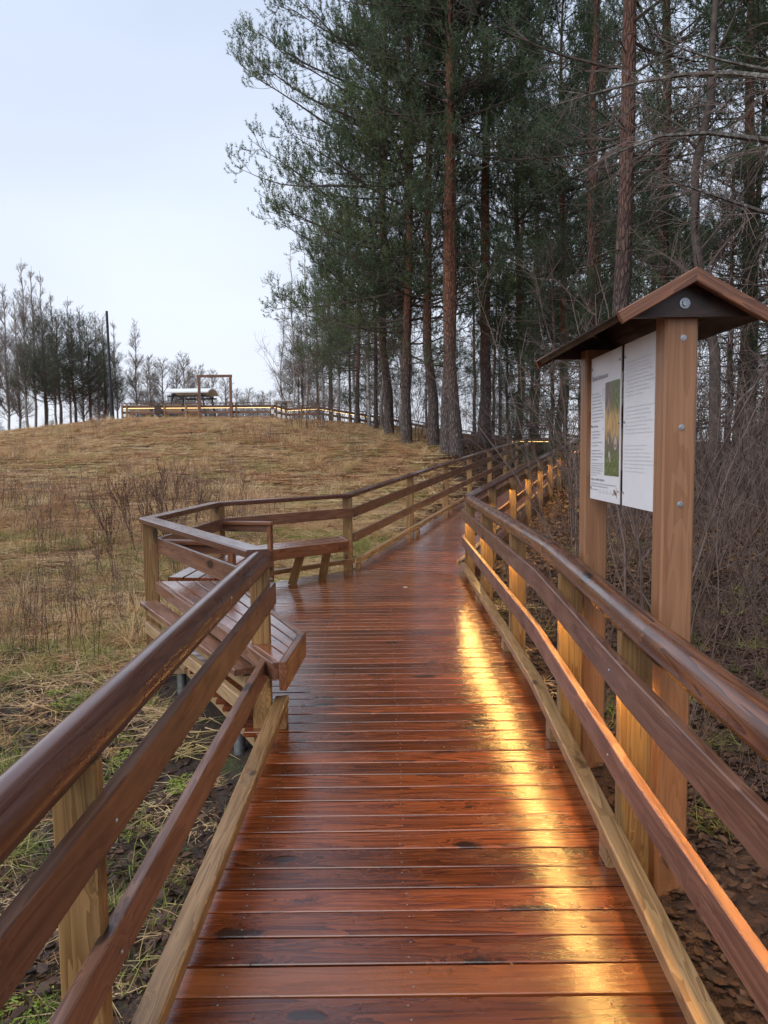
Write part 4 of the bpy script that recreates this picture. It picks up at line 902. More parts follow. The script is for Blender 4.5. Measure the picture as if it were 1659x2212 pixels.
def bare(H, r0, nbr, ang, Lf, bark, c0=.2, curv=.3, droop=-.1, n2=8, n3=6, rmin=.004, tw=.5, wander=.08, lean=(0, 0), S=10, twmat='twig_bark', extra=(), oval=1.0):
    T = trunk_line(H, 14, wander, lean); tm = trunk_mesh(T, r0, bark, S)
    u = c0 + (1 - c0) * rng.uniform(0, .97, nbr); s = u * 12 / 13 + 1 / 13; pos, t = at(T, s[None]); pos, t = pos[0], t[0]
    az = rng.uniform(0, 2 * np.pi, nbr); pr = np.stack([np.cos(az), np.sin(az), 0 * az], -1); a = ang + rng.normal(size=nbr) * .15
    d = np.cos(a)[:, None] * t + np.sin(a)[:, None] * pr; L = Lf * H * ((1.03 - u) ** oval) * rng.uniform(.6, 1.15, nbr) + .15; cv = np.full(nbr, float(curv))
    for (zh, a_, l_, e_, c_) in extra:
        q, _ = at(T, np.array([[zh / H * 12 / 13 + 1 / 13]])); pos = np.concatenate([pos, q[0]]); d = np.concatenate([d, [[math.cos(a_) * math.cos(R(e_)), math.sin(a_) * math.cos(R(e_)), math.sin(R(e_))]]]); L = np.append(L, l_); cv = np.append(cv, c_)
    B = polyl(pos, d, L, 8, cv, .09)
    c2 = np.maximum(2, (n2 * L / L.mean()).astype(int)); p, dd, s1, i1 = spawn_n(B, c2, .2, 1, R(42), .2); L1 = L[i1] * .42 * (1.1 - s1) + .06; S1 = polyl(p, dd, L1, 5, droop, .12)
    c3 = np.maximum(1, (n3 * L1 / L1.mean()).astype(int)); p2, d2, s2, i2 = spawn_n(S1, c3, .15, 1, R(40), .25); S2 = polyl(p2, d2, np.minimum(rng.uniform(.4, 1.0, len(p2)) * tw, L1[i2] * .75), 4, droop * 1.5, .14)
    parts = [tubes(B, np.minimum(.012 + .012 * L, r0 * .5), np.full(len(L), rmin * 1.6), 5), tubes(S1, np.full(len(S1), rmin * 1.8), np.full(len(S1), rmin), 3), tubes(S2, np.full(len(S2), rmin), np.full(len(S2), rmin * .55), 3)]
    V, Fs = join(parts); cm = mesh_np('crown', V, Fs, [bark, twmat], [0, 1, 1]); return tm, cm
def shrub(nst, H, spread, r=.012, n2=9, n3=4, seedlean=.25, stmat='twig_bark'):
    az = rng.uniform(0, 2 * np.pi, nst); st = np.stack([np.cos(az) * rng.uniform(0, spread, nst), np.sin(az) * rng.uniform(0, spread, nst), np.full(nst, -.15)], -1)
    d = np.stack([np.cos(az) * seedlean, np.sin(az) * seedlean, np.ones(nst)], -1) + rng.normal(size=(nst, 3)) * .14; L = H * rng.uniform(.55, 1.1, nst)
    B = polyl(st, d, L, 9, .15, .09); p, dd, s = spawn(B, n2, .22, 1, R(42), .25); S1 = polyl(p, dd, np.repeat(L, n2) * .26 * (1.15 - s) + .15, 5, .35, .15)
    p2, d2, s2 = spawn(S1, n3, .2, 1, R(45), .3); S2 = polyl(p2, d2, rng.uniform(.12, .45, len(p2)), 3, .1, .16)
    V1, F1 = tubes(B, r * rng.uniform(.6, 1.3, nst), np.full(nst, .003), 6); st_m = mesh_np('stems', V1, [F1], [stmat], smooth=True)
    V, Fs = join([tubes(S1, np.full(len(S1), .0045), np.full(len(S1), .0022), 3), tubes(S2, np.full(len(S2), .0026), np.full(len(S2), .0014), 3)])
    return st_m, mesh_np('twigs', V, Fs, ['twig_bark'])
ORD = ('first', 'second', 'third', 'fourth', 'fifth', 'sixth', 'seventh', 'eighth', 'ninth', 'tenth', 'eleventh', 'twelfth', 'thirteenth', 'fourteenth', 'fifteenth', 'sixteenth', 'seventeenth', 'eighteenth', 'nineteenth', 'twentieth')
def ordinals(group, stem):
    os_ = sorted([o for o in COL.objects if o.get('group') == group], key=lambda o: o.location.x / max(o.location.y, .1))
    for i, o in enumerate(os_): o['label'] = stem % ORD[i]
def put(name, meshes, x, y, label, cat, group=None, rot=0.0, sc=1.0, tilt=(0, 0), sink=0.0, names=None):
    o = empty(name, (x, y, gz1(x, y) - sink), label, cat, group); o.rotation_euler = (tilt[0], tilt[1], rot); o.scale = (sc, sc, sc)
    for m in meshes:
        c = bpy.data.objects.new(m.name.split('.')[0], m); COL.objects.link(c); c.parent = o
        if c.name.startswith('twigs'): c['kind'] = 'stuff'
        if c.name.startswith('seed_head'): c['kind'] = 'stuff'
    return o

# edge pines leaning over the meadow (west = azimuth pi)
PI = math.pi
edgeA = pine(18.5, .155, .14, 4.9, 84, extra=[(9.0, PI - .25, 6.6, 2), (10.5, PI + .15, 6.0, 12), (7.0, PI + .3, 5.6, -4), (5.4, PI - .2, 5.0, -8), (4.2, PI + .1, 4.6, -6), (12.2, PI, 5.2, 16)], ndead=10, side_n=11)
edgeB = pine(19.5, .165, .20, 4.8, 84, extra=[(10.8, PI - .1, 6.2, 10), (12.5, PI + .2, 5.6, 14), (8.0, PI + .2, 5.6, 0), (6.6, PI - .3, 4.6, -4)], ndead=16, side_n=11)
tallA = pine(20.5, .195, .44, 4.0, 70, ndead=34, side_n=10)
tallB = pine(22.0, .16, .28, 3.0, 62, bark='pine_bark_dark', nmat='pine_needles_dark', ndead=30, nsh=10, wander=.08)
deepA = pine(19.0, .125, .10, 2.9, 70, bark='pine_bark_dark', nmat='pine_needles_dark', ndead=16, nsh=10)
spruce = pine(9.0, .09, .04, 2.3, 80, bark='pine_bark_dark', nmat='spruce_needles', ndead=0, nsh=14, el=(-18, 25), top_round=.9, nl=.04, nw=.010)
birchA = bare(15.5, .13, 46, R(42), .20, 'birch_bark', .22, .25, -.35, 8, 6, .0045, .9)
birchB = bare(12.5, .085, 40, R(38), .20, 'birch_bark', .2, .25, -.35, 8, 6, .004, .8)
aspenA = bare(18, .14, 92, R(36), .15, 'aspen_bark', .25, .6, .35, 9, 6, .0065, 1.3, twmat='aspen_bark', oval=.55)
aspenB = bare(15, .12, 86, R(40), .18, 'aspen_bark', .2, .6, .35, 9, 6, .0065, 1.3, twmat='aspen_bark', oval=.55)
lowtree = bare(8, .09, 50, R(44), .32, 'aspen_bark', .08, .4, .25, 9, 6, .007, 1.2, twmat='aspen_bark', oval=.5)
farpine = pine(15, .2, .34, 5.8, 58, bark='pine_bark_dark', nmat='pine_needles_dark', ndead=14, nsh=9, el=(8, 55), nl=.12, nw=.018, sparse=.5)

def clear_of_path(x, y): return float(np.min(np.hypot(PATH[:, 0] - x, PATH[:, 1] - y)))
def hx2(px, d): return (px - 829.5) / FPX * d
G1 = 'pine cluster at the edge of the meadow'
put('pine_tree', edgeA, hx2(880, 26.5), 26.5, 'pine with long low limbs reaching out left over the meadow', 'tree', G1, .0, 1.0)
put('pine_tree', edgeB, hx2(938, 26), 26, 'pine with the slim dark trunk left of the double red trunks', 'tree', G1, .12, 1.0)
put('pine_tree', tallA, hx2(968, 23.3), 23.3, 'left stem of the close pair of red pines', 'tree', G1, 1.0, 1.0)
put('pine_tree', tallA, hx2(989, 23), 23, 'right and brighter stem of the close pair of red pines', 'tree', G1, 5.4, .96)
put('pine_tree', tallA, hx2(1045, 27), 27, 'reddish pine standing alone right of the paired stems', 'tree', G1, 3.6, 1.03, (0, -.01))
put('pine_tree', edgeB, hx2(842, 31), 31, 'pine behind the white birch with dense hanging foliage', 'tree', G1, .25, 1.08)
put('birch_tree', birchA, hx2(885, 30), 30, 'white-barked birch at the meadow edge beside the pines', 'tree', None, 1.2, 1.0, (.0, -.015))
put('birch_tree', birchB, hx2(868, 35), 35, 'slender pale birch just behind the white birch', 'tree', None, 2.2, 1.05)
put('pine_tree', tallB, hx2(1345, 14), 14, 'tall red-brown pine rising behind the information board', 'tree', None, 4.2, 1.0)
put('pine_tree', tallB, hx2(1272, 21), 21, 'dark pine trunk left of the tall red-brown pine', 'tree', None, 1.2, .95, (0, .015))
# trees beyond the edge, seen low on the left of the cluster
for (px, d, m, r_, s_) in ((640, 52, birchB, .3, .95), (668, 50, birchA, 1.3, .75), (700, 48, birchB, 2.3, 1.0), (735, 46, birchA, 3.3, .8), (770, 44, birchB, 4.3, 1.0), (800, 40, birchB, 5.3, .95), (612, 60, birchB, 1.9, .9), (830, 38, birchB, .9, 1.1)):
    put('birch_tree', m, hx2(px, d), d, 'thin bare birch among those right of the white cabin', 'tree', 'bare birches right of the cabin', r_, s_)
for (px, d, m, r_, s_) in ((720, 47, deepA, 1.0, .62), (775, 42, edgeA, .5, .75), (815, 37, deepA, 2.0, .8), (690, 56, deepA, 3.0, .62), (650, 66, deepA, .3, .5)):
    put('pine_tree', m, hx2(px, d), d, 'smaller pine growing among the bare birches right of the cabin', 'tree', 'small pines right of the cabin', r_, s_)
for i in range(9):
    px = 660 + i * 52 + random.uniform(-9, 9); d = random.uniform(46, 84); x_ = hx2(px, d)
    if clear_of_path(x_, d) < 2: continue
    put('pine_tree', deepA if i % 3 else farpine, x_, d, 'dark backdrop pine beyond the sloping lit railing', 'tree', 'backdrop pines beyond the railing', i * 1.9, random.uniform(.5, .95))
# forest behind and to the right
fr = random.Random(5); placed = []
k = 0; tries = 0
while k < 34 and tries < 4000:
    tries += 1; y_ = fr.uniform(13, 72); x_ = fr.uniform(2.5, 5 + y_ * .72)
    if y_ < 34 and x_ < 3.5 + (y_ - 13) * .22 + 1.5: continue
    if clear_of_path(x_, y_) < 1.9 or any((x_ - a) ** 2 + (y_ - b) ** 2 < 5.0 for a, b in placed): continue
    placed.append((x_, y_)); m = fr.choice([deepA, deepA, deepA, tallB, tallB, tallA])
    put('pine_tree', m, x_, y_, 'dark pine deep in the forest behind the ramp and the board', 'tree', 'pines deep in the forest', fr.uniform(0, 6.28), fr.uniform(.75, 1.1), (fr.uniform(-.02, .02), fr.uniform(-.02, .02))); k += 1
for (px, d, m, r_, s_, lab) in ((1120, 31, edgeB, 2.0, .9, 'dense green pine behind the far corner of the ramp'), (1205, 27, edgeB, 3.2, .9, 'dense green pine above the far end of the ramp'), (1650, 16, edgeB, 3.4, .9, 'broad green pine at the right edge of the view'), (1290, 34, edgeB, 5.4, 1.0, 'tall green pine above the left slope of the board roof')):
    put('pine_tree', m, hx2(px, d), d, lab, 'tree', None, r_, s_)
for (x_, y_) in ((7.5, -1), (9, 3.5), (8.2, 7.2), (12, 1), (6.5, -6), (11, 9), (10.5, 13)):
    put('pine_tree', deepA, x_, y_, 'dark pine at the right of the boardwalk beyond the thicket', 'tree', 'pines right of the boardwalk', fr.uniform(0, 6.28), fr.uniform(.8, 1.05))
for (px, d, s_, r_) in ((1185, 21, .75, 0), (1215, 24, .9, 1), (1150, 33, .8, 2), (1290, 17, .55, 3), (1100, 38, .9, 4), (1420, 18, .8, 5), (1560, 15, .75, .5), (1620, 20, 1.0, 1.5)):
    put('spruce_tree', spruce, hx2(px, d), d, 'young dark green spruce among the pine trunks', 'tree', 'young spruces under the pines', r_, s_)
k = 0
while k < 16:
    y_ = fr.uniform(16, 45); x_ = fr.uniform(5 + (y_ - 10) * .3, 8 + y_ * .6)
    if clear_of_path(x_, y_) < 1.6: continue
    put('birch_tree', fr.choice([birchA, birchB]), x_, y_, 'bare grey birch between the forest pines', 'tree', 'birches in the forest', fr.uniform(0, 6.28), fr.uniform(.6, 1.0)); k += 1
# lichen-covered bare tree hanging in from the right edge
lich = bare(9.5, .105, 26, R(50), .24, 'lichen_bark', .3, .15, -.5, 7, 5, .0030, .6, .10, (-.03, 0), 10, 'twig_bark',
            extra=[(3.6, PI - .1, 2.9, 28, -.9), (4.4, PI + .25, 3.3, 20, -.8), (3.0, PI + .05, 2.2, 32, -1.4), (5.2, PI - .3, 3.6, 15, -.7), (4.9, PI + .1, 2.6, 35, -.5), (2.6, PI - .2, 1.9, 25, -1.6)])
put('bare_tree', lich, 5.05, 7.7, 'lichen-grey bare tree whose arching boughs hang over the board', 'tree', None, 0, 1.0)
lich2 = bare(12, .09, 22, R(50), .20, 'branch_bark', .25, .2, -.3, 7, 5, .0028, .6, .10, (.0, 0), 8, 'twig_bark')
put('bare_tree', lich2, 5.6, 12.5, 'bare grey tree with drooping twigs behind the roofed board', 'tree', None, 2, 1.0)
put('bare_tree', lich2, 6.8, 10.0, 'bare tangled tree at the right edge behind the lichen-grey one', 'tree', None, 4.2, .85)
# shrub thicket
shr = [shrub(9, 3.6, .45), shrub(8, 3.0, .5, .010, 8, 4, .35), shrub(10, 4.2, .5, .014, 9, 4, .2), shrub(6, 2.2, .3, .008, 8, 4, .4)]
k = 0; spots = []
while k < 36:
    y_ = fr.uniform(1.6, 13.5); x_ = fr.uniform(2.0, 2.6 + y_ * .62)
    if clear_of_path(x_, y_) < 1.5 + (0.6 if y_ < 9 else .3) or (x_ < 2.5 and y_ < 5.2) or any((x_ - a) ** 2 + (y_ - b) ** 2 < .30 for a, b in spots): continue
    spots.append((x_, y_)); put('bare_shrub', fr.choice(shr[:3]), x_, y_, 'tall bare many-stemmed shrub in the thicket behind the board', 'shrub', 'bare thicket behind the board', fr.uniform(0, 6.28), fr.uniform(.55, .95)); k += 1
k = 0
while k < 26:
    y_ = fr.uniform(11, 27); x_ = l2r(y_)[0] + fr.uniform(1.5, 5.0)
    if any((x_ - a) ** 2 + (y_ - b) ** 2 < .5 for a, b in spots): continue
    spots.append((x_, y_)); put('bare_shrub', fr.choice(shr), x_, y_, 'bare brown sapling on the leafy slope right of the far ramp', 'shrub', 'saplings right of the far ramp', fr.uniform(0, 6.28), fr.uniform(.6, 1.1)); k += 1
for (px, d, s_) in ((905, 29, .6), (925, 28, .5), (1000, 25, .55), (1020, 26, .6), (1075, 29, .9), (1100, 30, .9), (1065, 33, 1.0), (860, 32, .7), (840, 36, .8), (800, 42, .8), (760, 46, .7), (955, 28, .8), (1130, 34, 1.0), (1090, 36, 1.1)):
    put('bare_shrub', shr[1], hx2(px, d), d, 'low bare shrub at the foot of the pines', 'shrub', 'low shrubs at the foot of the pines', fr.uniform(0, 6.28), s_)
for i in range(46):
    px = fr.uniform(640, 1180); d = fr.uniform(34, 56) if px < 860 else fr.uniform(27, 46); x_ = hx2(px, d)
    if clear_of_path(x_, d) < 1.0: continue
    put('bare_shrub', fr.choice(shr[:3]), x_, d, 'bare brushwood filling the gaps between the trunks', 'shrub', 'brushwood between the trunks', fr.uniform(0, 6.28), fr.uniform(.8, 1.35))
# far tree line on the left
for i, (px, top, d, m) in enumerate(((4, 540, 72, aspenA), (28, 610, 78, aspenB), (66, 560, 74, aspenA), (84, 575, 76, aspenA), (108, 585, 76, aspenA), (48, 640, 80, aspenB), (130, 630, 78, aspenA), (160, 640, 78, aspenA), (188, 660, 80, aspenB), (218, 672, 80, aspenB), (262, 690, 82, aspenA), (305, 690, 80, aspenB), (238, 680, 78, aspenB), (-30, 560, 74, aspenA), (-70, 580, 74, aspenA))):
    z1 = 1.6 + (977 - top) / FPX * d; h = z1 - gz1(hx2(px, d), d); base = 18 if m is aspenA else 15
    put('aspen_tree', m, hx2(px, d), d, 'tall slender bare aspen in the row along the left skyline', 'tree', 'bare aspens on the left skyline', i * 1.3, h / base)
for i, (px, top, d) in enumerate(((105, 700, 72), (138, 682, 70), (172, 690, 71), (205, 695, 72), (235, 740, 74))):
    z1 = 1.6 + (977 - top) / FPX * d; h = z1 - gz1(hx2(px, d), d)
    put('pine_tree', farpine, hx2(px, d), d, 'dark bushy pine in the clump among the skyline aspens', 'tree', 'pine clump on the left skyline', i * 1.1, h / 15)
for i, (px, top, d) in enumerate(((335, 770, 80), (360, 775, 82), (385, 785, 84), (405, 765, 84), (440, 790, 80), (465, 800, 82), (490, 815, 84), (520, 840, 86), (545, 838, 88), (570, 845, 88), (325, 800, 78), (418, 800, 80))):
    z1 = 1.6 + (977 - top) / FPX * d; h = z1 - gz1(hx2(px, d), d)
    put('low_tree', lowtree, hx2(px, d), d, 'rounded bare tree behind the hilltop canopy', 'tree', 'bare trees behind the canopy', i * 1.7, h / 8)
for i, (px, top, d) in enumerate(((560, 855, 95), (590, 850, 98), (630, 845, 92), (530, 862, 100), (670, 850, 90), (500, 868, 104), (0, 900, 100), (60, 905, 100), (120, 905, 104), (200, 905, 104), (290, 890, 104), (350, 895, 104), (420, 890, 108))):
    z1 = 1.6 + (977 - top) / FPX * d; h = max(3.5, z1 - gz1(hx2(px, d), d))
    put('pine_tree', farpine, hx2(px, d), d, 'low dark pine far beyond the hilltop deck', 'tree', 'far pines beyond the hill', i * 2.1, h / 15)

# ------------------------------------------------------------------ ground cover (stuff)
HID = bpy.data.collections.new('templates')
def blades_mesh(name, n, L, w, tilt, rad, mat, seg=3, curl=-.9):
    az = rng.uniform(0, 2 * np.pi, n); rr = rad * np.sqrt(rng.uniform(0, 1, n)); a2 = rng.uniform(0, 2 * np.pi, n)
    st = np.stack([np.cos(a2) * rr, np.sin(a2) * rr, np.full(n, -.01)], -1); t = np.radians(rng.uniform(tilt[0], tilt[1], n)); d = np.stack([np.cos(az) * np.sin(t), np.sin(az) * np.sin(t), np.cos(t)], -1)
    P = polyl(st, d, rng.uniform(L[0], L[1], n), seg + 1, curl, .10); P[..., 2] = np.maximum(P[..., 2], .004 + rng.uniform(0, .03, (n, 1)))
    side = nrm(np.cross(P[:, -1] - P[:, 0], rng.normal(size=(n, 3)) * .4 + UP)); ww = w * np.linspace(1, .15, seg + 1)[None, :, None] * .5
    V = np.stack([P - side[:, None] * ww, P + side[:, None] * ww], 2); ix = np.arange(n * (seg + 1) * 2).reshape(n, seg + 1, 2)
    F = np.stack([ix[:, :-1, 0], ix[:, :-1, 1], ix[:, 1:, 1], ix[:, 1:, 0]], -1).reshape(-1, 4)
    return mesh_np(name, V.reshape(-1, 3), [F], [mat])
def leaves_mesh(name, n, size, rad, mat):
    a2 = rng.uniform(0, 2 * np.pi, n); rr = rad * np.sqrt(rng.uniform(0, 1, n)); c = np.stack([np.cos(a2) * rr, np.sin(a2) * rr, rng.uniform(.004, .022, n)], -1)
    az = rng.uniform(0, 2 * np.pi, n); ux = np.stack([np.cos(az), np.sin(az), rng.normal(size=n) * .25], -1); uy = np.stack([-np.sin(az), np.cos(az), rng.normal(size=n) * .25], -1); s_ = (size * rng.uniform(.6, 1.2, n))[:, None]
    cz = rng.uniform(-.25, .35, n)[:, None] * s_ * UP
    V = np.stack([c - ux * s_, c - ux * .3 * s_ + uy * .55 * s_ + cz, c + ux * .4 * s_ + uy * .45 * s_ + cz, c + ux * s_, c + ux * .4 * s_ - uy * .45 * s_ + cz, c - ux * .3 * s_ - uy * .55 * s_ + cz], 1)
    ix = np.arange(n * 6).reshape(n, 6); F = np.concatenate([ix[:, [0, 1, 2, 3]], ix[:, [0, 3, 4, 5]]])
    return mesh_np(name, V.reshape(-1, 3), [F], [mat])
def stalk_mesh(name, n, H, rad, mat):
    a2 = rng.uniform(0, 2 * np.pi, n); rr = rad * np.sqrt(rng.uniform(0, 1, n)); st = np.stack([np.cos(a2) * rr, np.sin(a2) * rr, np.full(n, -.03)], -1)
    P = polyl(st, rng.normal(size=(n, 3)) * .16 + UP, H * rng.uniform(.5, 1.1, n), 6, .0, .07); p, d, s_ = spawn(P, 4, .45, 1, R(40), .2); S1 = polyl(p, d, rng.uniform(.06, .2, len(p)), 3, .3, .1)
    V, Fs = join([tubes(P, np.full(n, .0035), np.full(n, .0015), 3), tubes(S1, np.full(len(S1), .002), np.full(len(S1), .001), 3)]); return mesh_np(name, V, Fs, [mat], [0, 0])
def templates(cname, meshes):
    c = bpy.data.collections.new(cname)
    for i, m in enumerate(meshes):
        o = bpy.data.objects.new('%s_%02d' % (cname, i), m); c.objects.link(o)
    return c
def scatter(name, label_kind, coll, pts, rot, scl):
    me = bpy.data.meshes.new(name); n = len(pts); me.vertices.add(n); me.vertices.foreach_set('co', np.asarray(pts, np.float32).ravel())
    a = me.attributes.new('rot', 'FLOAT_VECTOR', 'POINT'); a.data.foreach_set('vector', np.asarray(rot, np.float32).ravel())
    a = me.attributes.new('scl', 'FLOAT', 'POINT'); a.data.foreach_set('value', np.asarray(scl, np.float32))
    a = me.attributes.new('pick', 'INT', 'POINT'); a.data.foreach_set('value', rng.integers(0, len(coll.objects), n).astype(np.int32))
    o = link(name, me); o['kind'] = 'stuff'; o['label'] = label_kind
    g = bpy.data.node_groups.new(name + '_nodes', 'GeometryNodeTree'); g.interface.new_socket('Geometry', in_out='INPUT', socket_type='NodeSocketGeometry'); g.interface.new_socket('Geometry', in_out='OUTPUT', socket_type='NodeSocketGeometry')
    N = g.nodes.new; gi = N('NodeGroupInput'); go = N('NodeGroupOutput'); ip = N('GeometryNodeInstanceOnPoints'); ci = N('GeometryNodeCollectionInfo')
    ci.inputs['Collection'].default_value = coll; ci.inputs['Separate Children'].default_value = True; ci.inputs['Reset Children'].default_value = True
    def attr(nm, dt):
        q = N('GeometryNodeInputNamedAttribute'); q.data_type = dt; q.inputs['Name'].default_value = nm; return q.outputs['Attribute']
    er = N('FunctionNodeEulerToRotation'); L = g.links.new
    L(gi.outputs[0], ip.inputs['Points']); L(ci.outputs[0], ip.inputs['Instance']); ip.inputs['Pick Instance'].default_value = True; L(attr('pick', 'INT'), ip.inputs['Instance Index'])
    L(attr('rot', 'FLOAT_VECTOR'), er.inputs[0]); L(er.outputs[0], ip.inputs['Rotation']); L(attr('scl', 'FLOAT'), ip.inputs['Scale']); L(ip.outputs[0], go.inputs[0])
    md = o.modifiers.new('scatter', 'NODES'); md.node_group = g; return o
def on_deck(x, y):
    m = np.zeros(len(x), bool)
    le = np.interp(y, [p[1] for p in LE], [p[0] for p in LE]) - .1; re = np.interp(y, [p[1] for p in RE], [p[0] for p in RE]) + .12
    m |= (y < 9.2) & (x > le) & (x < re)
    a = -0.456 + 0.314 * (y - 9.202) - .1; b = 1.012 + .335 * (y - 8.75) + .12; m |= (y >= 8.8) & (y < 29) & (x > a) & (x < b)
    return m
def slope_rot(x, y, n):
    e_ = .15; zx = (gz(x + e_, y) - gz(x - e_, y)) / (2 * e_); zy = (gz(x, y + e_) - gz(x, y - e_)) / (2 * e_)
    return np.stack([np.clip(zy, -.6, .6), -np.clip(zx, -.6, .6), np.zeros(n)], -1)
def sample(n, x0, x1, y0, y1, dens):
    x = rng.uniform(x0, x1, n); y = rng.uniform(y0, y1, n); k = (rng.uniform(size=n) < dens(x, y)) & ~on_deck(x, y); return x[k], y[k]
def do(name, lab, coll, xs, ys, s0, s1, up=0.0):
    z = gz(xs, ys) + up; n = len(xs); rot = slope_rot(xs, ys, n); rot[:, 2] = rng.uniform(0, 6.28, n) * 1.0
    rot[:, :2] *= 0.0
    scatter(name, lab, coll, np.stack([xs, ys, z], -1), rot, rng.uniform(s0, s1, n))
def patch(x, y, f, p=0.0): return .5 + .25 * np.sin(f * x + 1.3 * np.sin(f * .7 * y + p) + p) + .25 * np.sin(f * 1.13 * y + 1.7 * np.sin(f * .61 * x + 2 * p))
field = lambda x, y: (1 - litter_mask(x, y)) * (1 - .93 * soil_mask(x, y)) * np.where(patch(x, y, 1.4, 5.2) > .30, 1, .35)
dry = templates('dry_tuft', [blades_mesh('t', 60, (.14, .36), .009, (45, 88), .20, 'dry_grass_blades', 3, -.9) for _ in range(4)] + [blades_mesh('t', 46, (.2, .46), .009, (40, 80), .13, 'dry_grass_blades', 4, -1.2)])
dry2 = templates('dry_clump', [blades_mesh('t', 42, (.18, .42), .020, (50, 88), .26, 'dry_grass_blades', 3, -.8) for _ in range(4)] + [blades_mesh('t', 36, (.2, .5), .016, (40, 80), .15, 'dry_grass_blades', 4, -1.3)])
xs = []; 
x1_, y1_ = sample(16000, -14, 2, 4, 16, lambda x, y: field(x, y) * (x > -3 - y * .62)); x2_, y2_ = sample(26000, -24, 3.5, 16, 46, lambda x, y: field(x, y) * (x > -3 - y * .62))
do('dry_grass', 'matted straw-coloured dry grass covering the nearer meadow', dry, x1_, y1_, .6, 1.15)
do('dry_grass', 'matted straw-coloured dry grass covering the upper meadow hill', dry2, x2_, y2_, .6, 1.15)
xf, yf = sample(5000, -60, 10, 46, 90, lambda x, y: (x > -3 - y * .62) * (x < 4) * .9); xg, yg = sample(2500, -34, 8, -8, 46, lambda x, y: field(x, y) * (x <= -3 - np.clip(y, 0, None) * .62))
do('dry_grass', 'dry grass growing beyond the crest and at the meadow sides', dry2, np.concatenate([xf, xg]), np.concatenate([yf, yg]), 1.0, 1.8)
x_, y_ = sample(1600, -6, -.7, -1, 8, lambda x, y: .55 * (x > -2.2 - np.clip(y, 0, 20) * .62)); do('straw', 'loose dry straw lying on the soil left of the walk', dry, x_, y_, .35, .7)
hum = templates('tussock', [blades_mesh('t', 150, (.25, .55), .007, (5, 55), .13, 'dry_grass_blades', 4, -1.3) for _ in range(3)])
x_, y_ = sample(1300, -18, 2, 6, 42, lambda x, y: field(x, y) * (x > -3 - y * .62) * (patch(x, y, .9, .4) > .55)); do('grass_tussocks', 'taller pale grass tussocks on the meadow', hum, x_, y_, .7, 1.2)
grn = templates('green_tuft', [blades_mesh('t', 42, (.07, .2), .0045, (5, 65), .09, 'green_grass_blades', 3, -.8) for _ in range(4)])
x1_, y1_ = sample(14000, -7, 4.0, -1.0, 13, lambda x, y: np.where(patch(x, y, 1.9, .7) > .55, .45, .10) * np.where(x > .8, .14, 1) * (x > -2.2 - np.clip(y, 0, 20) * .62)); x2_, y2_ = sample(5000, -14, 2, 12, 34, lambda x, y: field(x, y) * np.where(patch(x, y, .8, 2.1) > .62, .6, .02))
do('green_grass', 'short green grass in patches beside the boardwalk', grn, np.concatenate([x1_, x2_]), np.concatenate([y1_, y2_]), .6, 1.5)
lf = templates('leaf_cluster', [leaves_mesh('t', 12, .03, .2, 'dead_leaf') for _ in range(4)]); bl = templates('brown_leaf_cluster', [leaves_mesh('t', 14, .032, .22, 'brown_leaf') for _ in range(4)])
x_, y_ = sample(13000, -7, 1.0, -1.0, 11, lambda x, y: (.12 + .8 * soil_mask(x, y)) * (x < .9) * (x > -2.2 - np.clip(y, 0, 20) * .62)); x2_, y2_ = sample(11000, .7, 7, -.5, 9.5, lambda x, y: (x < 1.8 + y * .62) * 1.0)
do('fallen_leaves', 'dark wet fallen leaves on the soil beside the boardwalk', lf, np.concatenate([x_, x2_]), np.concatenate([y_, y2_]), .5, 1.1)
x_, y_ = sample(17000, -2, 16, 8.5, 32, lambda x, y: litter_mask(x, y) * (x < 2.5 + y * .62) * np.clip(1.25 - y / 40, .3, 1)); do('leaf_litter', 'reddish brown leaf litter on the forest floor', bl, x_, y_, .8, 1.6)
x_, y_ = sample(1500, -4, 2.5, 8, 14, lambda x, y: .5 * (1 - litter_mask(x, y))); do('leaf_litter', 'brown leaves lying on the grass behind the bay', bl, x_, y_, .7, 1.2)
stk = templates('weed_stalks', [stalk_mesh('t', 9, .85, .28, 'weed_stalk') for _ in range(5)])
x1_, y1_ = sample(2600, -11, -1.8, 5.5, 17, lambda x, y: np.clip((-x - 1.8) / 1.2, 0, 1) * np.where(patch(x, y, .8, 1.1) > .5, .26, .05) * (x > -3 - y * .6)); x2_, y2_ = sample(900, -16, 0, 17, 38, lambda x, y: field(x, y) * np.where(patch(x, y, .5, 3.1) > .6, .35, .03))
do('weed_stalks', 'thin brown dry weed stalks standing in the grass', stk, np.concatenate([x1_, x2_]), np.concatenate([y1_, y2_]), .6, 1.15)
x_, y_ = sample(1500, 1.3, 9, .5, 13, lambda x, y: .5 * (x < 2.2 + y * .62)); do('fallen_twigs', 'thin dead twigs and stalks on the forest floor', templates('twig_litter', [stalk_mesh('t', 6, .5, .3, 'twig_bark') for _ in range(3)]), x_, y_, .5, 1.0)
ms = templates('moss_cushion', [blades_mesh('t', 130, (.015, .04), .006, (0, 75), .08, 'moss', 2, -.3) for _ in range(3)])
x_, y_ = sample(1300, -5, .0, 2, 13, lambda x, y: np.where(patch(x, y, 2.3, 4.7) > .7, .7, .02)); do('moss', 'bright green moss cushions on the damp ground', ms, x_, y_, .7, 1.8)
db = templates('deck_debris', [leaves_mesh('t', 1, .005, .002, 'brown_leaf'), leaves_mesh('t', 1, .007, .002, 'dead_leaf'), blades_mesh('t', 2, (.03, .06), .0016, (86, 90), .01, 'brown_needles', 2, 0), blades_mesh('t', 1, (.03, .06), .0016, (86, 90), .01, 'brown_needles', 2, 0), blades_mesh('t', 3, (.03, .06), .0016, (86, 90), .02, 'brown_needles', 2, 0)])
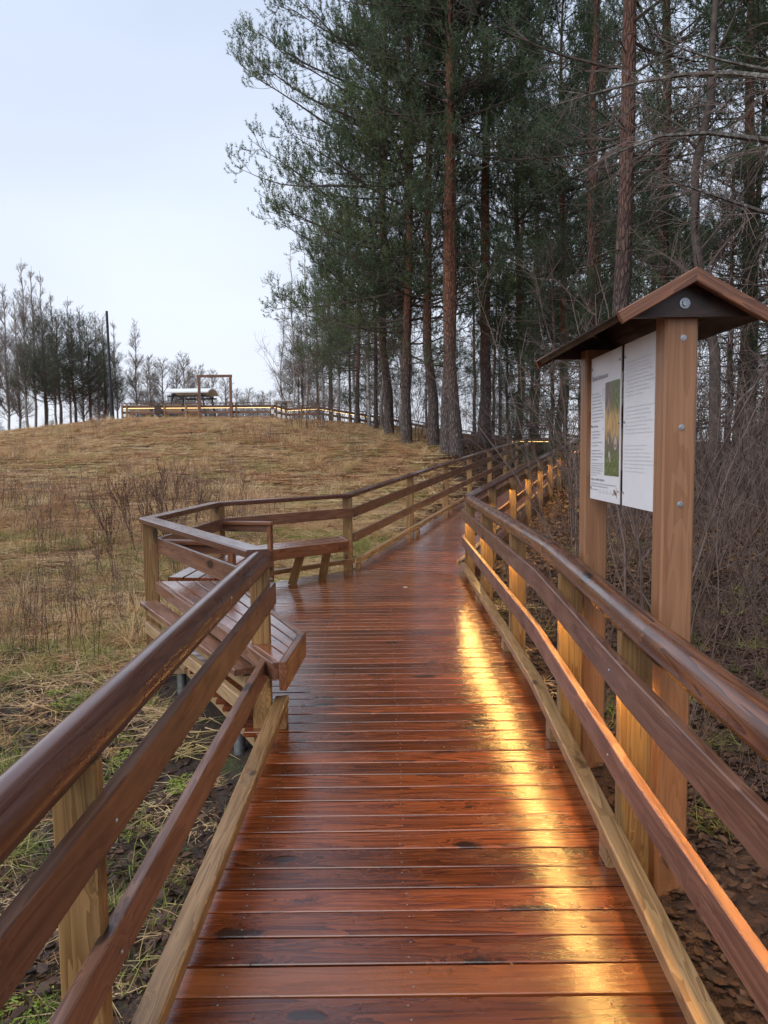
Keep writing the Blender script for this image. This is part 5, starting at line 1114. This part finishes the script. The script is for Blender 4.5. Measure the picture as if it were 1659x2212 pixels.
x_ = rng.uniform(-.55, .84, 420); y_ = rng.uniform(-.5, 8.8, 420); scatter('deck_debris', 'tiny fallen needles and leaf scraps on the wet planks', db, np.stack([x_, y_, np.array([dz1(q) for q in y_]) + .001], -1), np.stack([x_ * 0, x_ * 0, rng.uniform(0, 6.28, 420)], -1), rng.uniform(.7, 1.3, 420))
# tall dock plants with dark seed heads: counted things
def dock(H, n):
    st = np.stack([rng.normal(size=n) * .05, rng.normal(size=n) * .05, np.full(n, -.05)], -1); P = polyl(st, rng.normal(size=(n, 3)) * .12 + UP, H * rng.uniform(.7, 1.1, n), 7, .05, .05)
    p, d, s_ = spawn(P, 7, .4, .98, R(30), .15); S1 = polyl(p, d, rng.uniform(.12, .35, len(p)), 4, .4, .06); V, Fs = join([tubes(P, np.full(n, .005), np.full(n, .002), 4), tubes(S1, np.full(len(S1), .003), np.full(len(S1), .0015), 3)])
    sm = mesh_np('stem', V, Fs, ['weed_stalk'], [0, 0]); A = np.concatenate([S1[:, 1], S1[:, 2], P[:, -2], P[:, -3]]); D = nrm(np.concatenate([S1[:, 2] - S1[:, 1], S1[:, 3] - S1[:, 2], P[:, -1] - P[:, -2], P[:, -2] - P[:, -3]]))
    v2, f2 = needles(A, D, np.full(len(A), .12), 16, .016, .012, .9); return sm, mesh_np('seed_head', v2, [f2], ['dock_seed'])
dk = [dock(1.0, 4), dock(.85, 3), dock(1.15, 5)]
for i in range(17):
    px = fr.gauss(330, 62) if i < 17 else fr.uniform(30, 200); d = fr.uniform(9.5, 13.5) if i < 17 else fr.uniform(8, 14); put('dock_plant', fr.choice(dk), hx2(px, d), d, 'dry reddish-brown dock plant with dark seed heads in the meadow', 'plant', 'dry dock plants in the meadow', fr.uniform(0, 6.28), fr.uniform(.75, 1.15))

ordinals('bare aspens on the left skyline', 'tall slender bare aspen, %s from the left along the left skyline')
ordinals('pine clump on the left skyline', 'dark bushy skyline pine, %s from the left in its clump')
ordinals('bare trees behind the canopy', 'rounded bare tree, %s from the left behind the hilltop canopy')
ordinals('bare birches right of the cabin', 'thin bare birch, %s from the left beyond the sloping lit railing')
ordinals('small pines right of the cabin', 'smaller pine, %s from the left among the bare birches')
ordinals('young spruces under the pines', 'young dark green spruce, %s from the left under the pines')
ordinals('low shrubs at the foot of the pines', 'low bare shrub, %s from the left at the foot of the pines')
ordinals('far pines beyond the hill', 'low dark pine, %s from the left far beyond the hilltop deck')
ordinals('dry dock plants in the meadow', 'dry reddish-brown dock plant, %s from the left in the meadow')
ordinals('backdrop pines beyond the railing', 'dark backdrop pine, %s from the left beyond the sloping lit railing')
ordinals('birches in the forest', 'bare grey birch, %s from the left between the forest pines')
